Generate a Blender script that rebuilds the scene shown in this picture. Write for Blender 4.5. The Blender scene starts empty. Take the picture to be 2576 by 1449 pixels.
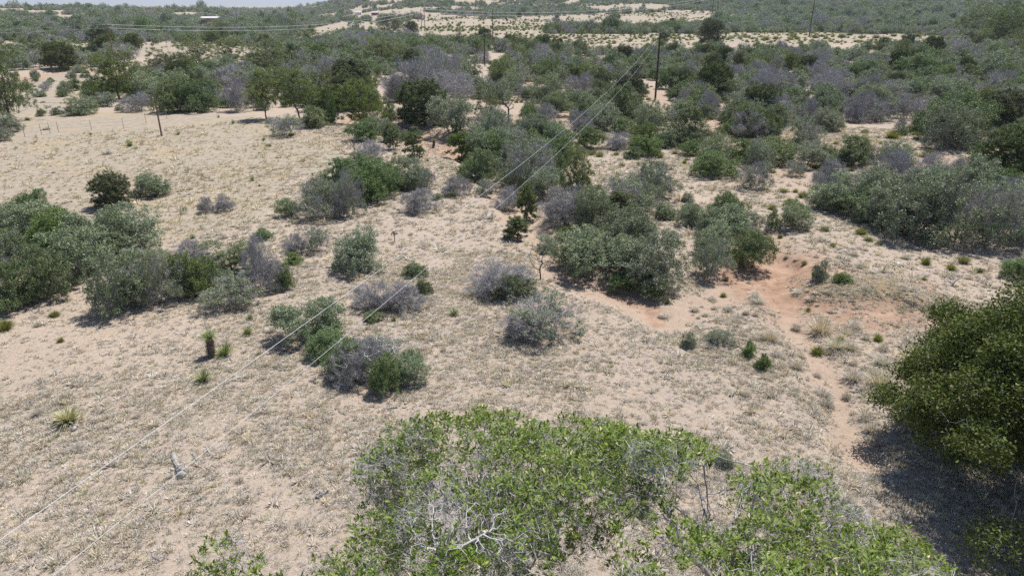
import bpy, math, random, time
import numpy as np
from mathutils import Vector
T0 = time.time()
R = math.radians
SC = bpy.context.scene
COL = SC.collection

# ------------------------------------------------------------------ camera, sky, sun, exposure
CAMZ = 14.0; PITCH = R(22.35); FD = 1740.0          # focal length in units of a 2576 x 1449 frame
cam = bpy.data.cameras.new('camera'); cam.sensor_width = 36.0; cam.lens = 36.0 * FD / 2576.0
cam.clip_start = 0.1; cam.clip_end = 60000
camo = bpy.data.objects.new('camera', cam); COL.objects.link(camo)
camo.location = (0, 0, CAMZ); camo.rotation_euler = (math.pi / 2 - PITCH, 0, 0); SC.camera = camo
SUN_EL = R(64); SUN_AZ = R(38)                        # azimuth clockwise from +Y (straight ahead)
w = bpy.data.worlds.new('World'); SC.world = w; w.use_nodes = True
nt = w.node_tree; bg = nt.nodes['Background']
sky = nt.nodes.new('ShaderNodeTexSky'); sky.sky_type = 'NISHITA'; sky.sun_disc = False
sky.sun_elevation = SUN_EL; sky.sun_rotation = SUN_AZ; sky.altitude = 1500; sky.air_density = 1.0; sky.dust_density = 0.6
nt.links.new(sky.outputs[0], bg.inputs[0]); bg.inputs[1].default_value = 0.088
sl = bpy.data.lights.new('sun', 'SUN'); sl.energy = 5.0; sl.angle = R(0.5); sl.color = (1.0, 0.965, 0.90)
so = bpy.data.objects.new('sun', sl); COL.objects.link(so)
sd = Vector((math.sin(SUN_AZ) * math.cos(SUN_EL), math.cos(SUN_AZ) * math.cos(SUN_EL), math.sin(SUN_EL)))
so.rotation_euler = sd.to_track_quat('Z', 'Y').to_euler(); so.location = (20, 20, 60)
SC.view_settings.view_transform = 'Standard'; SC.view_settings.look = 'None'
SC.view_settings.exposure = 0.50; SC.view_settings.gamma = 1.0; SC.view_settings.use_curve_mapping = False
SC.cycles.max_bounces = 6; SC.cycles.diffuse_bounces = 3; SC.cycles.transmission_bounces = 3
SC.cycles.transparent_max_bounces = 4; SC.cycles.volume_bounces = 0
SC.cycles.use_denoising = False
try: SC.cycles.denoising_prefilter = 'ACCURATE'
except Exception: pass

# ------------------------------------------------------------------ numeric helpers
def rs(seed): return np.random.RandomState(seed)
_tab = rs(7).rand(256, 256)
def vnoise(x, y, s, o=0):
    x = np.asarray(x, float) / s + 31.7 * (o + 1); y = np.asarray(y, float) / s + 17.3 * (o + 2)
    ix = np.floor(x).astype(np.int64); iy = np.floor(y).astype(np.int64); fx = x - ix; fy = y - iy
    fx = fx * fx * (3 - 2 * fx); fy = fy * fy * (3 - 2 * fy)
    a = _tab[ix % 256, iy % 256]; b = _tab[(ix + 1) % 256, iy % 256]; c = _tab[ix % 256, (iy + 1) % 256]; d = _tab[(ix + 1) % 256, (iy + 1) % 256]
    return (a * (1 - fx) + b * fx) * (1 - fy) + (c * (1 - fx) + d * fx) * fy
def fbm(x, y, s, o=0, n=3):
    t = 0; a = 1; q = 0
    for i in range(n): t = t + a * vnoise(x, y, s / 2 ** i, o + i * 3); q += a; a *= .5
    return t / q
def sstep(a, b, x): t = np.clip((x - a) / (b - a), 0, 1); return t * t * (3 - 2 * t)
cp, sp = math.cos(PITCH), math.sin(PITCH)
def ray(u, v):
    a = u - 1288.0; b = v - 724.5
    return a, FD * cp - b * sp, -(FD * sp + b * cp)
def flat(u, v, z=0.0):
    x, y, d = ray(u, v); t = (z - CAMZ) / d; return (x * t, y * t)
def proj(x, y, z):
    zz = np.asarray(z, float) - CAMZ; y = np.asarray(y, float)
    dep = y * cp - zz * sp; up = y * sp + zz * cp
    dep = np.where(dep < .01, .01, dep)
    return 1288 + FD * np.asarray(x, float) / dep, 724.5 - FD * up / dep
def seg_dist(x, y, pts):
    """distance to a polyline and the parameter along it (in vertices)"""
    best = np.full(np.shape(x), 1e9); par = np.zeros(np.shape(x))
    for i in range(len(pts) - 1):
        (ax, ay), (bx, by) = pts[i], pts[i + 1]; dx, dy = bx - ax, by - ay; L = dx * dx + dy * dy + 1e-9
        t = np.clip(((x - ax) * dx + (y - ay) * dy) / L, 0, 1)
        d = np.hypot(x - ax - t * dx, y - ay - t * dy); m = d < best
        best = np.where(m, d, best); par = np.where(m, i + t, par)
    return best, par
def inpoly(x, y, poly):
    x = np.asarray(x, float); y = np.asarray(y, float); c = np.zeros(x.shape, bool); n = len(poly)
    for i in range(n):
        x1, y1 = poly[i]; x2, y2 = poly[(i + 1) % n]
        if y1 == y2: continue
        m = ((y1 > y) != (y2 > y)) & (x < (x2 - x1) * (y - y1) / (y2 - y1) + x1); c ^= m
    return c

# ------------------------------------------------------------------ terrain
WASH = [flat(*p) for p in [(1010, 318), (1130, 345), (1180, 400), (1250, 455), (1330, 560), (1390, 600), (1420, 690), (1560, 735), (1625, 765), (1690, 800), (1790, 745), (1900, 690), (1960, 655)]]
CUT = [flat(*p) for p in [(1530, 715), (1590, 742), (1640, 760), (1655, 795)]]
TRAIL = [flat(*p) for p in [(1940, 585), (1965, 660), (1975, 740), (1990, 800), (2040, 870), (2085, 930), (2105, 1010), (2140, 1080), (2170, 1150)]]
TRACK = [flat(*p) for p in [(1700, 470), (1790, 505), (1900, 540), (1960, 590)]]
REDBANK = [flat(*p) for p in [(900, 300), (1010, 330), (1110, 365), (1230, 395), (1300, 410)]]
BACKROAD = [flat(*p) for p in [(-60, 250), (40, 195), (150, 180), (330, 178), (430, 200)]]
MOUND = flat(2190, 735)
def hills(x, y):
    r = np.hypot(x, y); az = np.degrees(np.arctan2(x, y))
    n = fbm(x, y, 260, 3, 4) - .5; n2 = fbm(x, y, 700, 5, 3) - .5
    left = sstep(430, 800, r) * (1 - sstep(900, 1600, r)) * (4.8 + 12 * n) * (1 - sstep(-24, -17, az))
    right = sstep(480, 1500, r) * (52 + 26 * n + 30 * n2) * sstep(-17.5, -6, az) * (1 - sstep(2200, 3600, r))
    mid = sstep(600, 1300, r) * (1 - sstep(1500, 2500, r)) * (-1.0 + 8 * n) * sstep(-30, -18, az) * (1 - sstep(-16, -6, az))
    drop = -14 * sstep(1500, 4000, r)
    mt = np.exp(-((az + 30.5) / 1.2) ** 2) * 100 + np.exp(-((az + 27.5) / 2.6) ** 2) * 55 + np.exp(-((az + 22) / 3.0) ** 2) * 60 + np.exp(-((az + 36) / 4.0) ** 2) * 45 + np.exp(-((az - 10) / 30) ** 2) * 120
    mt = mt * (0.7 + .8 * (fbm(x, y, 1800, 9, 3))) * sstep(15500, 17500, r) * (1 - sstep(18500, 21500, r))
    return left + right + mid + drop + mt
def H(x, y):
    x = np.asarray(x, float); y = np.asarray(y, float); r = np.hypot(x, y)
    z = (fbm(x, y, 34, 1, 2) - .5) * 0.7 * sstep(16, 60, r) + (fbm(x, y, 5, 2, 2) - .5) * 0.16 * (1 - sstep(60, 110, r))
    z = z + (fbm(x, y, .55, 4, 2) - .5) * 0.075 * (1 - sstep(28, 60, r))
    d, p = seg_dist(x, y, WASH); wob = (vnoise(x, y, 1.6, 8) - .5) * 0.9
    z = z - 0.30 * (1 - sstep(.9, 2.0, d + wob))
    d, p = seg_dist(x, y, CUT); z = z - 0.08 * (1 - sstep(.3, 1.0, d + wob * .6))
    d, p = seg_dist(x, y, TRAIL); z = z - 0.28 * (1 - sstep(.3, 1.5, d + wob * .4))
    d, p = seg_dist(x, y, REDBANK); z = z - 0.6 * (1 - sstep(1.5, 4.5, d + wob))
    d, p = seg_dist(x, y, BACKROAD); z = z - 0.8 * (1 - sstep(2.5, 6, d))
    d = np.hypot((x - MOUND[0]) / 1.5, y - MOUND[1]); z = z + .55 * (1 - sstep(.8, 3.0, d + wob))
    z = z + 0.0012 * np.clip(r - 150, 0, 350)
    return z + hills(x, y)
def ground(u, v):
    """the point of the terrain seen at frame position (u, v)"""
    x, y, d = ray(u, v); L = math.sqrt(x * x + y * y + d * d); t = np.concatenate([np.arange(8, 90, .05), 90 * 1.004 ** np.arange(0, 900)])
    px, py, pz = x / L * t, y / L * t, CAMZ + d / L * t
    below = pz <= H(px, py)
    i = int(np.argmax(below)) if below.any() else len(t) - 1
    return float(px[i]), float(py[i]), float(H(px[i], py[i]))

# ------------------------------------------------------------------ materials
def newmat(name):
    m = bpy.data.materials.new(name); m.use_nodes = True; n = m.node_tree.nodes; b = n['Principled BSDF']
    return m, m.node_tree, n, b
def N(nt, t, **k):
    n = nt.nodes.new(t)
    for a, v in k.items(): setattr(n, a, v)
    return n
def ramp(nt, fac, stops, interp='LINEAR'):
    r = N(nt, 'ShaderNodeValToRGB'); r.color_ramp.interpolation = interp
    while len(r.color_ramp.elements) < len(stops): r.color_ramp.elements.new(.5)
    for e, (p, c) in zip(r.color_ramp.elements, stops): e.position = p; e.color = c if len(c) == 4 else (*c, 1)
    nt.links.new(fac, r.inputs[0]); return r.outputs[0]
def mixc(nt, f, a, b, mode='MIX'):
    m = N(nt, 'ShaderNodeMix', data_type='RGBA', blend_type=mode)
    for s, v in ((m.inputs[0], f), (m.inputs[6], a), (m.inputs[7], b)):
        if hasattr(v, 'links'): nt.links.new(v, s)
        elif isinstance(v, (int, float)): s.default_value = v
        else: s.default_value = (*v, 1)
    return m.outputs[2]
def math_(nt, op, a, b=0.0, clamp=False):
    m = N(nt, 'ShaderNodeMath', operation=op); m.use_clamp = clamp
    for s, v in ((m.inputs[0], a), (m.inputs[1], b)):
        if hasattr(v, 'links'): nt.links.new(v, s)
        else: s.default_value = v
    return m.outputs[0]
def leaf_mat(name, c1, c2, c3=None, rough=.6, trans=.16, objvar=.18, spec=.2):
    """leaf colour varies per leaf (attribute t) and a little per plant"""
    m, nt, n, b = newmat(name)
    at = N(nt, 'ShaderNodeAttribute', attribute_name='t'); oi = N(nt, 'ShaderNodeObjectInfo')
    stops = [(0, c1), (.75 if c3 else 1.0, c2)] + ([(.97, c2), (.985, c3)] if c3 else [])
    col = ramp(nt, at.outputs['Fac'], stops)
    hsv = N(nt, 'ShaderNodeHueSaturation'); nt.links.new(col, hsv.inputs['Color'])
    nt.links.new(math_(nt, 'ADD', math_(nt, 'MULTIPLY', oi.outputs['Random'], objvar * 2), 1 - objvar), hsv.inputs['Value'])
    r2 = math_(nt, 'FRACT', math_(nt, 'MULTIPLY', oi.outputs['Random'], 7.31))
    nt.links.new(math_(nt, 'ADD', math_(nt, 'MULTIPLY', r2, .4), .78), hsv.inputs['Saturation'])
    r3 = math_(nt, 'FRACT', math_(nt, 'MULTIPLY', oi.outputs['Random'], 13.7))
    nt.links.new(math_(nt, 'ADD', math_(nt, 'MULTIPLY', r3, .04), .48), hsv.inputs['Hue'])
    nt.links.new(hsv.outputs[0], b.inputs['Base Color']); b.inputs['Roughness'].default_value = rough
    b.inputs['Specular IOR Level'].default_value = spec
    tr = N(nt, 'ShaderNodeBsdfTranslucent'); nt.links.new(mixc(nt, 1.0, hsv.outputs[0], (1.15, 1.25, .6), 'MULTIPLY'), tr.inputs[0])
    mx = N(nt, 'ShaderNodeMixShader'); mx.inputs[0].default_value = trans
    nt.links.new(b.outputs[0], mx.inputs[1]); nt.links.new(tr.outputs[0], mx.inputs[2])
    nt.links.new(mx.outputs[0], n['Material Output'].inputs[0]); return m
def bark_mat(name, c1, c2, rough=.85, scale=9.0):
    m, nt, n, b = newmat(name); tc = N(nt, 'ShaderNodeTexCoord'); no = N(nt, 'ShaderNodeTexNoise')
    no.inputs['Scale'].default_value = scale; no.inputs['Detail'].default_value = 5; nt.links.new(tc.outputs['Object'], no.inputs[0])
    nt.links.new(ramp(nt, no.outputs[0], [(.35, c1), (.65, c2)]), b.inputs['Base Color']); b.inputs['Roughness'].default_value = rough
    bu = N(nt, 'ShaderNodeBump'); bu.inputs['Strength'].default_value = .5; bu.inputs['Distance'].default_value = .02
    nt.links.new(no.outputs[0], bu.inputs['Height']); nt.links.new(bu.outputs[0], b.inputs['Normal']); return m
def plain(name, c, rough=.7, metal=0.0):
    m, nt, n, b = newmat(name); tc = N(nt, 'ShaderNodeTexCoord'); no = N(nt, 'ShaderNodeTexNoise'); no.inputs['Scale'].default_value = 3
    nt.links.new(tc.outputs['Object'], no.inputs[0])
    nt.links.new(ramp(nt, no.outputs[0], [(.3, tuple(k * .85 for k in c)), (.7, tuple(min(1, k * 1.1) for k in c))]), b.inputs['Base Color'])
    b.inputs['Roughness'].default_value = rough; b.inputs['Metallic'].default_value = metal; return m
M = {}
M['greygreen'] = leaf_mat('greygreen_leaves', (.140, .170, .112), (.325, .368, .250))
M['green'] = leaf_mat('green_leaves', (.098, .142, .056), (.235, .300, .130))
M['dark'] = leaf_mat('juniper_leaves', (.050, .068, .028), (.130, .155, .060), trans=.15)
M['olive'] = leaf_mat('olive_leaves', (.082, .112, .036), (.205, .245, .090), trans=.2)
M['yellow'] = leaf_mat('yellow_green_stems', (.130, .140, .040), (.29, .30, .10))
M['hero'] = leaf_mat('oak_leaves', (.055, .110, .008), (.240, .345, .032), (.72, .62, .38), rough=.48, trans=.38, objvar=0, spec=.25)
M['rightoak'] = leaf_mat('oak_small_leaves', (.048, .076, .019), (.120, .160, .042), (.3, .26, .16), trans=.2, objvar=0, spec=.2)
M['twig'] = leaf_mat('grey_twigs', (.20, .192, .198), (.50, .48, .488), trans=0.0, rough=.8, objvar=.12)
M['tan'] = leaf_mat('dry_grass_blades', (.42, .35, .275), (.70, .62, .50), trans=.15, rough=.8, objvar=.2)
M['greytuft'] = leaf_mat('grey_grass_blades', (.42, .370, .325), (.64, .575, .51), trans=.1, rough=.8, objvar=.22)
M['yucca'] = leaf_mat('yucca_blades', (.15, .19, .085), (.40, .44, .22), trans=.1, objvar=.1)
M['yuccayellow'] = leaf_mat('pale_yucca_blades', (.32, .31, .18), (.55, .52, .34), trans=.1, objvar=.05)
M['bark'] = bark_mat('dark_bark', (.045, .040, .038), (.15, .135, .125))
M['greybark'] = bark_mat('grey_bark', (.17, .155, .155), (.38, .355, .35))
M['heromid'] = bark_mat('oak_bark', (.16, .15, .16), (.42, .40, .42), scale=25)
M['deadwood'] = bark_mat('weathered_deadwood', (.30, .28, .27), (.52, .50, .485), scale=25)
M['skirt'] = bark_mat('dead_yucca_thatch', (.10, .075, .055), (.26, .20, .14), scale=30)
M['log'] = bark_mat('fallen_yucca_trunk', (.21, .195, .18), (.45, .42, .385), scale=28)
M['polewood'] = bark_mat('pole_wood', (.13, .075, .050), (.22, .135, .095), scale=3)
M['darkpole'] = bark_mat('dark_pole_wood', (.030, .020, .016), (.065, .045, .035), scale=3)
M['wire'] = plain('aluminium_wire', (.60, .61, .64), .5, .2)
M['darkwire'] = plain('dark_wire', (.04, .04, .045), .6)
M['insul'] = plain('insulator_glaze', (.42, .44, .45), .3)
M['postmetal'] = plain('fence_post_metal', (.20, .17, .15), .6)
M['rock'] = bark_mat('stone', (.30, .24, .20), (.58, .50, .44), scale=12)
M['redwall'] = plain('red_brown_wall', (.30, .075, .060))
M['whitewall'] = plain('white_wall', (.78, .76, .73))
M['roofmetal'] = plain('white_metal_roof', (.58, .59, .60), .45)
M['glass'] = plain('window_glass', (.05, .06, .07), .15)
M['doorpaint'] = plain('door_paint', (.22, .15, .10))

# the soil: colour only; masks R red soil, G bare sand, B pale meadow grass, A olive regrowth
def soil():
    m, nt, n, b = newmat('soil'); tc = N(nt, 'ShaderNodeTexCoord'); P = tc.outputs['Object']
    def nz(s, d=4, r=.6, off=0):
        x = N(nt, 'ShaderNodeTexNoise'); x.inputs['Scale'].default_value = s; x.inputs['Detail'].default_value = d; x.inputs['Roughness'].default_value = r
        mp = N(nt, 'ShaderNodeMapping'); mp.inputs['Location'].default_value = (off, off * 1.7, 0); nt.links.new(P, mp.inputs[0]); nt.links.new(mp.outputs[0], x.inputs[0]); return x.outputs[0]
    at = N(nt, 'ShaderNodeAttribute', attribute_name='mask'); sep = N(nt, 'ShaderNodeSeparateColor'); nt.links.new(at.outputs['Color'], sep.inputs[0])
    red, bare, pale = sep.outputs[0], sep.outputs[1], sep.outputs[2]; olive = at.outputs['Alpha']
    sand = ramp(nt, nz(.35, 6, .65), [(.30, (0.365, 0.268, 0.188)), (.52, (0.412, 0.310, 0.234)), (.72, (0.460, 0.362, 0.288))])
    fine = ramp(nt, nz(7.5, 6, .7, 3), [(.36, (0.275, 0.232, 0.198)), (.50, (0.375, 0.315, 0.260)), (.66, (0.450, 0.385, 0.315))])
    litter = ramp(nt, nz(22, 3, .7, 9), [(.35, (0.198, 0.165, 0.149)), (.5, (0.323, 0.277, 0.244)), (.64, (0.436, 0.389, 0.343))])
    cov = ramp(nt, nz(2.1, 5, .62, 5), [(.40, (0, 0, 0)), (.58, (1, 1, 1))])
    big = ramp(nt, nz(.11, 4, .55, 13), [(.36, (.25, .25, .25)), (.62, (.95, .95, .95))])
    c = mixc(nt, .55, sand, fine)
    f = math_(nt, 'MULTIPLY', math_(nt, 'MULTIPLY', cov, big), math_(nt, 'SUBTRACT', 1.0, bare, True), True)
    c = mixc(nt, math_(nt, 'MULTIPLY', f, .85), c, litter)
    pg = ramp(nt, nz(1.3, 6, .7, 21), [(.32, (.240, .200, .156)), (.5, (.315, .270, .214)), (.7, (.385, .340, .280))])
    py = ramp(nt, nz(.16, 4, .6, 27), [(.52, (0, 0, 0)), (.68, (1, 1, 1))])
    pg = mixc(nt, math_(nt, 'MULTIPLY', py, .45), pg, (0.396, 0.284, 0.145))
    c = mixc(nt, math_(nt, 'MULTIPLY', pale, .85), c, pg)
    rc = ramp(nt, nz(1.1, 6, .65, 31), [(.32, (.215, .120, .080)), (.5, (.325, .208, .148)), (.68, (.43, .29, .205))])
    c = mixc(nt, math_(nt, 'MULTIPLY', red, .92), c, rc)
    og = ramp(nt, nz(3.0, 5, .7, 41), [(.35, (0.198, 0.132, 0.079)), (.6, (0.238, 0.205, 0.112))])
    c = mixc(nt, math_(nt, 'MULTIPLY', olive, .8), c, og)
    nt.links.new(c, b.inputs['Base Color']); b.inputs['Roughness'].default_value = .95; b.inputs['Specular IOR Level'].default_value = .1
    bu = N(nt, 'ShaderNodeBump'); bu.inputs['Strength'].default_value = .8; bu.inputs['Distance'].default_value = .10
    nt.links.new(math_(nt, 'ADD', nz(9, 5, .7, 3), math_(nt, 'MULTIPLY', nz(2.1, 4, .6, 5), 1.4)), bu.inputs['Height']); nt.links.new(bu.outputs[0], b.inputs['Normal'])
    return m
M['soil'] = soil()

# ------------------------------------------------------------------ mesh helpers
def mesh_np(name, V, F, mats, t=None, mi=None, smooth=False):
    """V (n,3); F (m,k) with k = 3 or 4"""
    V = np.asarray(V, np.float32); F = np.asarray(F, np.int32); m, k = F.shape
    me = bpy.data.meshes.new(name); me.vertices.add(len(V)); me.vertices.foreach_set('co', V.ravel())
    me.loops.add(m * k); me.loops.foreach_set('vertex_index', F.ravel())
    me.polygons.add(m); me.polygons.foreach_set('loop_start', np.arange(m, dtype=np.int32) * k)
    try: me.polygons.foreach_set('loop_total', np.full(m, k, np.int32))
    except Exception: pass
    for mt in mats: me.materials.append(mt)
    if mi is not None: me.polygons.foreach_set('material_index', np.asarray(mi, np.int32))
    if smooth: me.polygons.foreach_set('use_smooth', np.ones(m, bool))
    me.update(calc_edges=True)
    if t is not None:
        a = me.attributes.new('t', 'FLOAT', 'POINT'); a.data.foreach_set('value', np.asarray(t, np.float32))
    return me
def unit(v): return v / (np.linalg.norm(v, axis=-1, keepdims=True) + 1e-9)
def tubes(P0, P1, R0, R1, n=5):
    """one tapered prism per segment (numpy), V, quads"""
    P0, P1 = np.asarray(P0, float), np.asarray(P1, float); d = unit(P1 - P0); ref = np.where(np.abs(d[:, 2:3]) > .9, [[1., 0, 0]], [[0, 0, 1.]])
    a = unit(np.cross(d, ref)); b = np.cross(d, a); k = len(P0)
    ang = np.arange(n) * 2 * math.pi / n; ca, sa = np.cos(ang)[None, :, None], np.sin(ang)[None, :, None]
    ring = a[:, None, :] * ca + b[:, None, :] * sa
    V0 = P0[:, None, :] + ring * np.asarray(R0)[:, None, None]; V1 = P1[:, None, :] + ring * np.asarray(R1)[:, None, None]
    V = np.concatenate([V0, V1], 1).reshape(-1, 3); i = np.arange(n); j = (i + 1) % n
    F = (np.stack([i, j, j + n, i + n], 1)[None] + (np.arange(k) * 2 * n)[:, None, None]).reshape(-1, 4)
    return V, F
def polytube(pts, rad, n=8):
    """a continuous tube along a polyline, closed at its ends by a point"""
    pts = np.asarray(pts, float); rad = np.asarray(rad, float) * np.ones(len(pts))
    tan = unit(np.gradient(pts, axis=0)); ref = np.array([0, 0, 1.]) if abs(tan[0, 2]) < .9 else np.array([1., 0, 0])
    V = []; a = unit(np.cross(tan[0], ref))
    for p, t, r in zip(pts, tan, rad):
        a = unit(a - t * (a @ t)); b = np.cross(t, a); th = np.arange(n) * 2 * math.pi / n
        V.append(p + r * (np.cos(th)[:, None] * a + np.sin(th)[:, None] * b))
    k = len(pts); V = np.concatenate(V); F = []
    for i in range(k - 1):
        for j in range(n): F.append((i * n + j, i * n + (j + 1) % n, (i + 1) * n + (j + 1) % n, (i + 1) * n + j))
    c = len(V); V = np.vstack([V, pts[0], pts[-1]])
    for j in range(n): F.append((c, (j + 1) % n, j, j)); F.append((c + 1, (k - 1) * n + j, (k - 1) * n + (j + 1) % n, (k - 1) * n + (j + 1) % n))
    Q = [f if f[2] != f[3] else f[:3] for f in F]
    return V, Q
def mesh_py(name, V, F, mats, t=None, smooth=False):
    me = bpy.data.meshes.new(name); me.from_pydata([tuple(map(float, v)) for v in V], [], [tuple(int(i) for i in f) for f in F])
    for m in mats: me.materials.append(m)
    if smooth: me.polygons.foreach_set('use_smooth', np.ones(len(me.polygons), bool))
    if t is not None:
        a = me.attributes.new('t', 'FLOAT', 'POINT'); a.data.foreach_set('value', np.asarray(t, np.float32))
    return me
def joinVF(parts):
    V, F, o = [], [], 0
    for v, f in parts:
        V.append(np.asarray(v)); F += [tuple(int(i) + o for i in q) for q in f]; o += len(v)
    return np.vstack(V), F
def box(cx, cy, cz, sx, sy, sz, rz=0.0):
    c, s = math.cos(rz), math.sin(rz); V = []
    for dz in (-.5, .5):
        for dx, dy in ((-.5, -.5), (.5, -.5), (.5, .5), (-.5, .5)):
            X, Y = dx * sx, dy * sy; V.append((cx + c * X - s * Y, cy + s * X + c * Y, cz + dz * sz))
    return np.array(V), [(0, 3, 2, 1), (4, 5, 6, 7), (0, 1, 5, 4), (1, 2, 6, 5), (2, 3, 7, 6), (3, 0, 4, 7)]
def link(name, me, parent=None, loc=None, kind=None):
    o = bpy.data.objects.new(name, me); COL.objects.link(o)
    if parent: o.parent = parent
    if loc is not None: o.location = loc
    if kind: o['kind'] = kind
    return o
def empty(name, loc=(0, 0, 0), rz=0.0):
    o = bpy.data.objects.new(name, None); COL.objects.link(o); o.location = loc; o.rotation_euler = (0, 0, rz); o.empty_display_size = .3; return o
def tag(o, label, cat, group=None):
    o['label'] = label; o['category'] = cat
    if group: o['group'] = group
    return o

# ------------------------------------------------------------------ the ground sheet
def build_ground():
    az = np.concatenate([np.arange(-180, -60, 4), np.arange(-60, -42, .8), np.arange(-42, 42, .17), np.arange(42, 60, .8), np.arange(60, 180, 4)])
    rr = np.concatenate([[.5, 2, 4, 6, 8], 9.5 * 1.0105 ** np.arange(0, 225), 9.5 * 1.0105 ** 225 * 1.021 ** np.arange(1, 270)])
    rr = rr[rr < 26000]; A, Rr = np.meshgrid(np.radians(az), rr); X = np.sin(A) * Rr; Y = np.cos(A) * Rr; Z = H(X, Y)
    na, nr = len(az), len(rr); V = np.stack([X, Y, Z], -1).reshape(-1, 3); i = np.arange(na); j = (i + 1) % na
    F = (np.stack([i, i + na, j + na, j], 1)[None] + (np.arange(nr - 1) * na)[:, None, None]).reshape(-1, 4)
    me = mesh_np('ground', V, F, [M['soil']], smooth=True)
    mk = np.zeros((len(V), 4), np.float32); mk[:] = masks(V[:, 0], V[:, 1], V[:, 2])
    a = me.color_attributes.new('mask', 'FLOAT_COLOR', 'POINT'); a.data.foreach_set('color', mk.ravel())
    o = link('ground', me); o['kind'] = 'structure'; return o
PALE1 = [(0, 285), (330, 285), (620, 300), (840, 345), (850, 420), (700, 440), (620, 540), (420, 600), (180, 520), (0, 520)]
PALE2 = [(700, 98), (790, 72), (859, 56), (1035, 54), (1092, 43), (1360, 43), (1530, 37), (1717, 31), (1800, 34), (1810, 55), (1717, 60), (1500, 64), (1370, 66), (1370, 92), (1250, 92), (1160, 100), (1040, 84), (880, 76), (760, 98)]
PALE6 = [(1330, 86), (1720, 87), (1900, 80), (2020, 74), (2160, 88), (2440, 84), (2440, 98), (2100, 114), (1660, 118), (1400, 110), (1320, 98)]
PALE3 = [(1440, 20), (1600, 12), (1800, 9), (1900, 10), (1800, 16), (1500, 24)]
PALE4 = [(0, 112), (90, 118), (280, 138), (460, 150), (700, 120), (620, 100), (350, 118), (120, 118), (0, 100)]
PALE5 = [(0, 190), (250, 190), (300, 250), (80, 290), (0, 290)]
wp = lambda poly: [flat(u, max(v, 9)) for u, v in poly]
def soft(x, y, poly, seed, amp=1.0):
    """inside a polygon of the frame-plane ground, its rim broken up by noise"""
    r = np.hypot(x, y); k = .05 * r * amp
    jx = (fbm(x, y, 9, seed, 2) - .5) * k * 2; jy = (fbm(x, y, 9, seed + 5, 2) - .5) * k * 2
    return inpoly(x + jx, y + jy, poly).astype(float)
WPALE1, WPALE2, WPALE3, WPALE4, WPALE5, WPALE6 = map(wp, (PALE1, PALE2, PALE3, PALE4, PALE5, PALE6))
def masks(x, y, z):
    n = fbm(x, y, 3.0, 11, 3) - .5; nb = fbm(x, y, 14, 12, 3)
    pale = np.maximum.reduce([soft(x, y, q, 50 + i) for i, q in enumerate((WPALE1, WPALE2, WPALE4, WPALE5, WPALE6))])
    r = np.hypot(x, y); pale = np.maximum(pale, .55 * sstep(300, 420, r)); pale = np.maximum(pale, .35 * sstep(14, 26, y - 0) * 0)
    dw, _ = seg_dist(x, y, WASH); dt, _ = seg_dist(x, y, TRAIL); dk, _ = seg_dist(x, y, TRACK); db, _ = seg_dist(x, y, REDBANK); dr, _ = seg_dist(x, y, BACKROAD); dc, _ = seg_dist(x, y, CUT)
    bare = np.maximum.reduce([1 - sstep(.8, 2.2, dw + n * 2), 1 - sstep(.25, .9, dt + n), 1 - sstep(.4, 1.5, dk + n * 1.5), 1 - sstep(2, 5, dr)])
    bare = np.maximum(bare, sstep(.60, .72, nb) * .7)
    rd = flat(1965, 690); drd = np.hypot((x - rd[0]) / 1.2, (y - rd[1]) / 1.9); dm = np.hypot((x - MOUND[0]) / 1.7, y - MOUND[1])
    ru = flat(2200, 800); dru = np.hypot((x - ru[0]) / 2.0, y - ru[1])
    red = np.maximum.reduce([(1 - sstep(1.8, 4.8, drd + n * 3.2)), (1 - sstep(1.5, 3.6, dm + n * 2)) * .9, (1 - sstep(.8, 2.4, dru + n * 2)) * .9, (1 - sstep(1.5, 5.5, db + n * 4)) * .75, (1 - sstep(.2, .9, dc + n * .6)) * .9, (1 - sstep(2, 5, dr)) * .6, (1 - sstep(.3, 1.6, dt + n * 1.2)) * .3, (1 - sstep(.5, 2.0, dw + n * 1.6)) * .28])
    thick = sstep(52, 64, y) * (1 - sstep(200, 300, y)) * sstep(-6, 10, x); red = np.maximum(red, thick * .38 * sstep(.40, .60, nb + n * .3))
    red = red * (1 - .35 * pale) * (1 - sstep(280, 400, r))
    olive = (1 - sstep(.8, 2.3, np.hypot((x - MOUND[0]) / 1.9, (y - MOUND[1]) / 1.1) + n * 2)) * .9
    return np.stack([np.clip(red, 0, 1), np.clip(bare, 0, 1), np.clip(pale, 0, 1), np.clip(olive, 0, 1)], -1)
build_ground()
print('ground', round(time.time() - T0, 1))

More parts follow.
